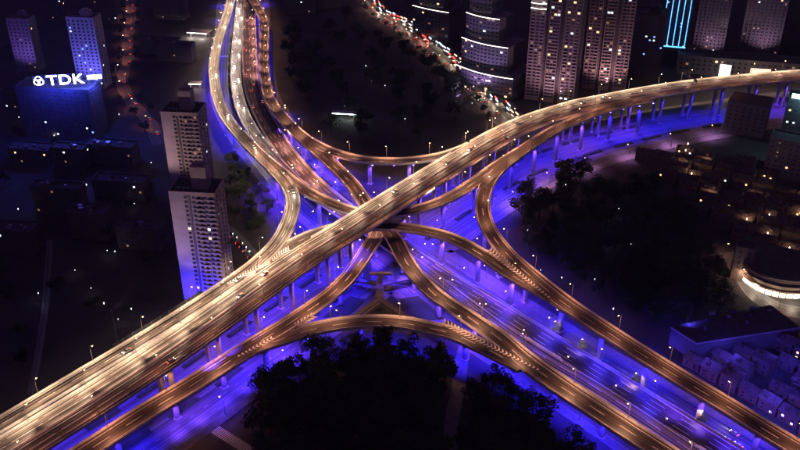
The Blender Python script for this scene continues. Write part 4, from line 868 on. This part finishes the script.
curved_tier(tw, 46, 26, 0, 34, 2, 0, rnd, 11, 0.08, 0, 'render_dark'); curved_tier(tw, 34, 20, 34.01, 62, 2, 5, rnd, 8, 0.08, -4, 'render_dark'); curved_tier(tw, 26, 16, 62.02, 96, 1.5, 8, rnd, 6, 0.07, -6, 'render_dark')
block('dark_office', 30, 26, 62, -12, 'dark unlit office block between the condominiums and the blue striped tower', wall='render_dark', cols=8, side=4, lit=0.04, seed=14, sides=(-1,), pal=('pane_white', 'pane_blue'), name='office_tower')
st = block('striped_tower', 26, 24, 118, -16, 'dark glass tower with vertical bright blue light stripes', wall='glass_wall', cols=5, side=3, lit=0.03, seed=15, sides=(-1,), pal=('pane_blue',), name='office_tower', z0=20)
for k in range(5):
    a = MB(); a.box((0, 0, 0), (0.55, 0.4, 92)); a.build('light_stripe', M['led_blue'], st, (-11 + k * 5.5, -0.75, 22 + 46))
a = MB(); a.box((0, 0, 0), (24.5, 0.5, 0.9)); a.build('light_stripe', M['led_blue'], st, (0, -0.8, 21))
block('grey_tower', 30, 26, 112, -18, 'grey ribbed tower right of the blue striped tower', wall='render_grey', cols=8, side=4, lit=0.03, seed=16, fins=9, sides=(-1,), name='office_tower')
block('right_tower_a', 38, 28, 110, -18, 'dark ribbed office tower behind the pink billboard', wall='render_grey', cols=9, side=4, lit=0.03, seed=17, fins=10, sides=(-1,), name='office_tower')
block('right_tower_b', 46, 30, 110, -20, 'dark tower filling the upper right corner', wall='render_dark', cols=10, side=4, lit=0.05, seed=18, fins=6, sides=(-1,), name='office_tower')
pod = block('podium_mall', 118, 22, 17, -14, 'long low shopping podium along the far side of the main viaduct at right', wall='render_grey', cols=22, side=3, ww=2.4, wh=2.2, floors=3, lit=0.10, seed=19, plant=False, sides=(-1,), name='shopping_podium')
def billboard(spot, w, h, z, yaw, screen, label):
    x, y = SPOTS[spot]; o = empty('billboard', (x, y, 0), R(yaw)); tag(o, label, 'billboard', 'lit billboards by the main viaduct')
    b = MB(); b.box((0, 0, z + h / 2), (w, 0.3, h)); b.build('screen', M[screen], o)
    b = MB()
    for xx, zz, sx_, sz_ in ((0, z - .25, w + 1, .5), (0, z + h + .25, w + 1, .5), (-w / 2 - .25, z + h / 2, .5, h), (w / 2 + .25, z + h / 2, .5, h)): b.box((xx, 0, zz), (sx_, 0.7, sz_))
    for xx in (-w / 3, w / 3): b.tube((xx, 0.5, 0), (xx, 0.5, z), 0.3, 0.3, 6)
    b.build('frame', M['steel'], o)
billboard('billboard_white', 10, 14, 7, -24, 'screen_white', 'tall white lit billboard beyond the main viaduct')
billboard('billboard_pink', 18, 10, 8, -10, 'screen_pink', 'wide pinkish lit billboard beyond the main viaduct')
cb = block('cyan_block', 34, 22, 41, -24, 'dark block with a bright cyan sign band on its roof at the right edge', wall='render_dark', cols=7, side=3, lit=0.12, seed=21, plant=False, name='office_block')
s = MB(); s.box((0, 0, 0), (30, 0.7, 3.4)); s.box((0, 0.6, -2.2), (28, 0.3, 1.0), 1); s.build('sign_band', [M['sign_cyan'], M['steel']], cb, (0, -0.2, 43.9))
lamp('sign_light', 'POINT', (0, -4, 44), 16000, (0.4, 0.85, 1.0), cb, 1.5)
lb = block('louvre_block', 32, 26, 26, -28, 'dark block with horizontal louvre bands right of the parked yard', wall='render_grey', cols=6, side=5, lit=0.0, seed=22, plant=False, slabs=True, name='office_block')
block('purple_block', 40, 18, 30, -30, 'dim violet apartment slab at the right edge under the cyan sign', wall='render_grey', cols=9, side=3, lit=0.05, seed=23, plant=False, name='apartment_block')
block('small_tower', 11, 9, 22, -20, 'small brown tower beside the bright round mall', wall='brick', cols=2, side=2, lit=0.0, seed=24, plant=False, name='tower_block')
# low museum block with a louvred blue edge
c = [sum(p[0] for p in MUSEUM_ROOF) / 4, sum(p[1] for p in MUSEUM_ROOF) / 4]
mu = empty('museum_block', (*c, 0)); tag(mu, 'low flat roofed block with blue banded walls right of the curved ramp', 'building')
poly = [(x - c[0], y - c[1]) for x, y in MUSEUM_ROOF]
if sum(poly[i - 1][0] * poly[i][1] - poly[i][0] * poly[i - 1][1] for i in range(4)) < 0: poly = poly[::-1]
mb = MB(); mb.prism(poly, 0, 12); mb.build('wall', M['render_dark'], mu)
mb = MB(); mb.prism([(x * .985, y * .985) for x, y in poly], 12.01, 12.2); rf = mb.build('roof', M['roofing'], mu)
mb = MB(); mb.prism([(x * 1.02, y * 1.02) for x, y in poly], 11.2, 11.95); mb.build('roof_edge', M['render_pale'], mu)
for k in range(9):
    mb = MB(); mb.prism([(x * 1.012, y * 1.012) for x, y in poly], 1.0 + k * 1.25, 1.35 + k * 1.25); mb.build('wall_band', M['render_grey'], mu)
for k in range(11): mb = MB(); mb.box((-18 + k * 4.1, (-4, 3, 8)[k % 3] + k * 0.9, 12.9), (1.2 + k % 3, 1.6 + k % 2, 1.4)); mb.build('roof_unit', M['roofing' if k % 2 else 'steel'], rf)
# bright round mall
ml = empty('round_mall', (*MALL_ARC[3], 0)); tag(ml, 'brightly lit curved shopping mall with brown roof bands at the right edge', 'mall')
arc = [Vector((x - MALL_ARC[3][0], y - MALL_ARC[3][1], 0)) for x, y in MALL_ARC]; sp = spline([(*a, 1) for a in arc], 4.0); sp = [Vector(q[:3]) for q in sp]
for k, (a, b_) in enumerate(zip(sp, sp[1:])):
    d = b_ - a; ang = math.atan2(d.y, d.x); mid = (a + b_) / 2
    mb = MB(); mb.box((0, 0, 2.2), (d.length * 0.86, 0.3, 3.8)); mb.build('shopfront', M['shop_warm'] if k % 4 != 3 else M['screen_white'], ml, mid, ang)
    for q, (z, dep, hh) in enumerate(((4.9, 3.0, 1.0), (8.4, 1.6, 0.8), (11.6, 0.6, 0.8))): mb = MB(); mb.box((0, dep / 2 - 1.6, z), (d.length * 1.02, dep, hh)); mb.build('canopy_band', M['brick'], ml, mid, ang)
    mb = MB(); mb.box((0, 1.4, 6.2), (d.length * 1.01, 2, 12)); mb.build('wall', M['brick'], ml, mid, ang)
    if k % 3 == 1: lamp('mall_light', 'POINT', (mid.x, mid.y - 6, 5), 2200, (1.0, 0.8, 0.6), ml, 0.8)
mb = MB(); pts = [(p.x, p.y + 2) for p in sp]; mb.prism(pts + [(pts[-1][0], pts[-1][1] + 26), (pts[0][0] + 14, pts[0][1] + 22)], 11.9, 12.4); mb.build('roof', M['roofing'], ml)
# low lane houses with tiled gable roofs
def lane_house(x, y, a, L, W, h, rnd, group):
    o = empty('lane_house', (x, y, 0), R(a)); mb = MB(); mb.box((0, 0, h / 2), (L, W, h)); mb.build('wall', M['brick'], o)
    r = MB(); t = W * 0.32; e = 0.5
    A = [(-L / 2 - e, -W / 2 - e, h - .2), (L / 2 + e, -W / 2 - e, h - .2), (L / 2 + e, 0, h + t), (-L / 2 - e, 0, h + t), (L / 2 + e, W / 2 + e, h - .2), (-L / 2 - e, W / 2 + e, h - .2)]
    r.face([A[0], A[1], A[2], A[3]]); r.face([A[3], A[2], A[4], A[5]]); r.face([A[0], A[3], A[5]]); r.face([A[1], A[4], A[2]]); r.face([A[0], A[5], A[4], A[1]]); rf = r.build('roof', M['tile_roof'], o)
    for k in range(int(L / 6)):
        dm = MB(); xx = -L / 2 + 3 + k * 6; dm.box((0, 0, 0), (1.6, 2.2, 1.6)); dm.box((0, 0.0, 0.9), (2.0, 2.6, 0.2)); dm.build('dormer', M['tile_roof'], rf, (xx, -W * 0.25, h + t * 0.55))
    for sd, rz in ((-1, 0), (1, math.pi)):
        for fl in range(2):
            for k in range(max(2, int(L / 4))):
                n_ = max(2, int(L / 4)); xx = L * ((k + .5) / n_ - .5); lit = rnd.random()
                put('window', WIN['pane_white' if lit < .05 else 'pane_warm' if lit < .11 else 'pane_dark'], o, (xx, sd * W / 2, 1.8 + fl * (h - 2.2) / 2), rz, (1.3, 1, 1.4))
    o['group'] = group; o['category'] = 'house'; return o
for spots, group, where, seed in ((LANE_SOUTH, 'blue lit lane houses at lower right', 'of the lower right terrace rows', 41), (LANE_NORTH, 'dark lane houses at right', 'of the dark rows right of the park', 42)):
    rnd = random.Random(seed); row = []
    for x, y, a in spots:
        a += rnd.uniform(-9, 9) if seed == 42 else 0
        if on_street(x, y, 3): continue
        if any(near(p, x, y)[1] < p.w[near(p, x, y)[0]] / 2 + 6 for p in PATH.values()): continue
        row.append(lane_house(x, y, a, rnd.uniform(9.2, 10.3) * (1.35 if seed == 42 else 1), rnd.uniform(6.4, 8.4), rnd.uniform(4.2, 10.0), rnd, group))
    row.sort(key=across)
    for k, o in enumerate(row): o['label'] = f'low tiled gable house, {ordinal(k + 1)} from the left {where}'
# shops and stalls on the busy street before the terraced block
rnd = random.Random(51); row = []; d = 40
while d < NEST.length() - 10:
    i = NEST.at(d); q = NEST.off(i, -rnd.uniform(10, 22)); d += 6.5
    o = empty('street_stall', (q.x, q.y, 0), street_angle(NEST, i)); col = rnd.choice(['shop_warm', 'pane_white', 'shop_red', 'shop_warm', 'screen_white'])
    b = MB(); b.box((0, 0, 1.6), (7.5, 5, 3.2)); b.build('wall', M['render_grey'], o)
    b = MB(); b.box((0, -2.6, 1.4), (5.5, 0.12, 2.0)); b.build('shopfront', M[col], o)
    b = MB(); b.box((0, -3.2, 3.5), (8, 7, 0.35)); b.build('awning', M['render_dark'], o)
    b = MB(); b.box((0, -2.7, 4.4), (6.5, 0.3, 1.2)); b.build('shop_sign', M[rnd.choice(['shop_red', 'shop_warm', 'pane_white'])], o); row.append(o)
    lamp('shop_light', 'POINT', (0, -5, 2.6), 900, (1.0, 0.75, 0.5) if col != 'shop_red' else (1, 0.2, 0.15), o, 0.4)
row.sort(key=across)
for k, o in enumerate(row): tag(o, f'small lit shop kiosk, {ordinal(k + 1)} from the left on the busy street', 'kiosk', 'shop kiosks along the busy street')
# sign kiosk, petrol forecourt and pavilion
def canopy(spot, w, d, yaw, m, energy, color, label, name='lit_canopy'):
    x, y = SPOTS[spot]; o = empty(name, (x, y, 0), R(yaw)); tag(o, label, 'canopy')
    b = MB(); b.box((0, 0, 5.2), (w, d, 0.7)); b.build('roof', M['render_pale'], o)
    for xx in (-w * .36, w * .36):
        for yy in (-d * .3, d * .3): b = MB(); b.tube((xx, yy, 0), (xx, yy, 4.85), 0.25, 0.25, 8); b.build('column', M['steel'], o)
    b = MB(); b.box((0, -d / 2 - .08, 5.2), (w * .96, .12, .9)); b.build('sign_band', M[m], o)
    for xx in (-w * .25, w * .25): lamp('canopy_light', 'POINT', (xx, -d * .62, 4.2), energy, color, o, 0.5)
canopy('bright_lot', 24, 14, -12, 'screen_white', 9000, (1.0, 0.85, 0.75), 'white lit canopy beside the left curved ramp near the top')
canopy('boat_lights', 22, 7, -8, 'pane_white', 1500, (0.85, 1.0, 0.8), 'small white lit pavilion in the dark upper park')
canopy('station', 12, 7, 0, 'screen_white', 1200, (1.0, 0.8, 0.9), 'small pale lit shelter behind the rear pale tower')
# parked cars by the towers and at lower right
row = []
for k in range(9):
    i = TLANE.at(8 + k * 7); q = TLANE.off(i, 2.6, 0.16); row.append(car(tuple(q), street_angle(TLANE, i) + R(60), 0, k % 5, 0, False))
for k, o in enumerate(row): tag(o, f"parked {o['paint']} car, {ordinal(k + 1)} from the top in the lane beside the near pale tower", 'car', 'cars parked beside the pale towers'); del o['paint']

# floodlights that wash the facades; all masts and most ground floods are added fill
def flood(x, y, h, tx, ty, tz, energy, color, label, cone=70, group=None):
    o = empty('added_mast_flood' if h > 4 else 'ground_floodlight', (x, y, 0)); tag(o, label, 'floodlight', group)
    if h > 1: b = MB(); b.tube((0, 0, 0), (0, 0, h), 0.2, 0.12, 8); b.build('mast', M['steel'], o)
    d = Vector((tx - x, ty - y, tz - h)); rot = d.to_track_quat('-Z', 'Y').to_euler()
    b = MB(); b.box((0, 0, 0), (1.4, 0.9, 0.5)); b.box((0, 0, 0.4), (0.3, 0.3, 0.5)); hd = b.build('flood_head', M['steel'], o, (0, 0, h + 0.5)); hd.rotation_euler = rot
    lamp('flood_beam', 'SPOT', (0, 0, -0.6), energy, color, hd, 0.5, cone, 0.8)
    return o
tx, ty = SPOTS['tower_front']
flood(tx - 40, ty - 42, 24, tx, ty, 52, 70000, (1.0, 0.66, 0.60), 'added tall mast floodlight left of the near pale tower', 60)  # added mast that lights the upper front of the tower
flood(tx + 26, ty - 40, 24, tx - 4, ty, 46, 45000, (1.0, 0.62, 0.62), 'added tall mast floodlight between the near pale tower and the left curved ramp', 62)  # second added mast, same purpose
for k, dx in enumerate((-10, 8)): flood(tx + dx, ty - 13, 0.4, tx + dx * .6, ty, 14, 60000, BLUE, ('left' if k == 0 else 'right') + ' blue ground floodlight at the foot of the near pale tower', 110)
ux, uy = SPOTS['tower_rear']
flood(ux - 36, uy - 30, 24, ux, uy, 58, 65000, (1.0, 0.62, 0.62), 'added mast floodlight left of the rear pale tower', 64)  # added mast that brightens the rear tower
for sp_, dx, dy, e, c_, lab in (('condo_a', -6, -30, 58000, (0.92, 0.50, 0.66), 'added ground floodlight before the arc lit condominium'), ('condo_b', -4, -26, 58000, (1.0, 0.52, 0.58), 'added ground floodlight before the right condominium'), ('terrace_block', -26, -26, 85000, (0.62, 0.40, 1.0), 'added ground floodlight before the bow fronted terraced block'), ('grey_tower', -2, -22, 30000, (0.8, 0.45, 0.75), 'added ground floodlight before the grey ribbed tower'), ('right_tower_a', -2, -22, 30000, (0.8, 0.45, 0.75), 'added ground floodlight before the tower behind the pink billboard'), ('blue_slab_b', 2, -26, 160000, (0.12, 0.12, 1.0), 'blue ground floodlight before the slab behind the rooftop sign'), ('blue_slab_a', 2, -26, 60000, (0.3, 0.15, 1.0), 'violet ground floodlight before the far left slab')):  # added uplights for the condominiums, terraces and ribbed towers
    x, y = SPOTS[sp_]; flood(x + dx, y + dy, 0.4, x, y, 60, e, c_, lab, 110)
for k, (x, y) in enumerate(ADDED_YARD_MASTS): flood(x, y, 16, x + 4, y + 8, 0, 9000, (0.08, 0.05, 1.0), f'added blue yard mast light, {ordinal(k + 1)} from the left among the lower right houses', 150, 'added blue yard mast lights')  # added overhead sources that turn the house roofs blue
x, y = MUSEUM_ROOF[0]; flood(x - 16, y - 8, 0.4, x + 6, y, 7, 16000, BLUE, 'added blue ground floodlight beside the low flat roofed block', 120)  # added flood that colours the banded walls blue
# lamp lit small trees and waiting cars under the right curved ramp
for k, (x, y) in enumerate(LIT_TREES):
    tree(x, y, 0.62, f'small lamp lit tree under the right curved ramp, {ordinal(k + 1)} from the left', 'lamp lit trees under the right ramp', k % 5, k)
    tag(street_lamp((x - 4, y - 3, 0.1), R(30), 4200, (1.0, 0.55, 0.35)), f'street lamp beside the {ordinal(k + 1)} lamp lit tree under the right curved ramp', 'street lamp', 'street lamps standing on the ground')
row = [car((x, y, 0.12), R(125), 0, 0, 2500, True) for x, y in WAIT_CARS]
for k, o in enumerate(row): tag(o, f'white car with lights on, {ordinal(k + 1)} from the left under the right ramp at lower right', 'car', 'cars waiting at lower right'); del o['paint']

# lane lamps among the dark houses
rnd = random.Random(77); row = []
for k, (x, y, a) in enumerate(LANE_NORTH):
    if k % 4: continue
    o = empty('lane_lamp', (x + 6.5 * math.cos(R(a + 90)), y + 6.5 * math.sin(R(a + 90)), 0)); put('post', GL_POST, o); put('globe', GL_WARM, o); o.scale = (0.8, 0.8, 1.8)
    lamp('lane_light', 'POINT', (0, 0, 4.6), 350 if k % 8 else 800, (1.0, 0.6, 0.35), o, 0.2); row.append(o)
row.sort(key=across)
for k, o in enumerate(row): tag(o, f'warm lane lamp, {ordinal(k + 1)} from the left among the dark houses right of the park', 'lane lamp', 'lane lamps among the dark houses')

# ------------------------------------------------------------------ night haze
hz = MB(); hz.box((0, 700, 160), (3600, 3200, 322)); hm = bpy.data.materials.new('haze_air'); hm.use_nodes = True; hn = hm.node_tree; hn.nodes.clear()
ho = hn.nodes.new('ShaderNodeOutputMaterial'); pv = hn.nodes.new('ShaderNodeVolumePrincipled'); pv.inputs['Density'].default_value = 0.0001; pv.inputs['Color'].default_value = (0.85, 0.85, 0.95, 1); pv.inputs['Anisotropy'].default_value = 0.3
hn.links.new(pv.outputs['Volume'], ho.inputs['Volume']); struct(hz.build('haze', hm), 'stuff')
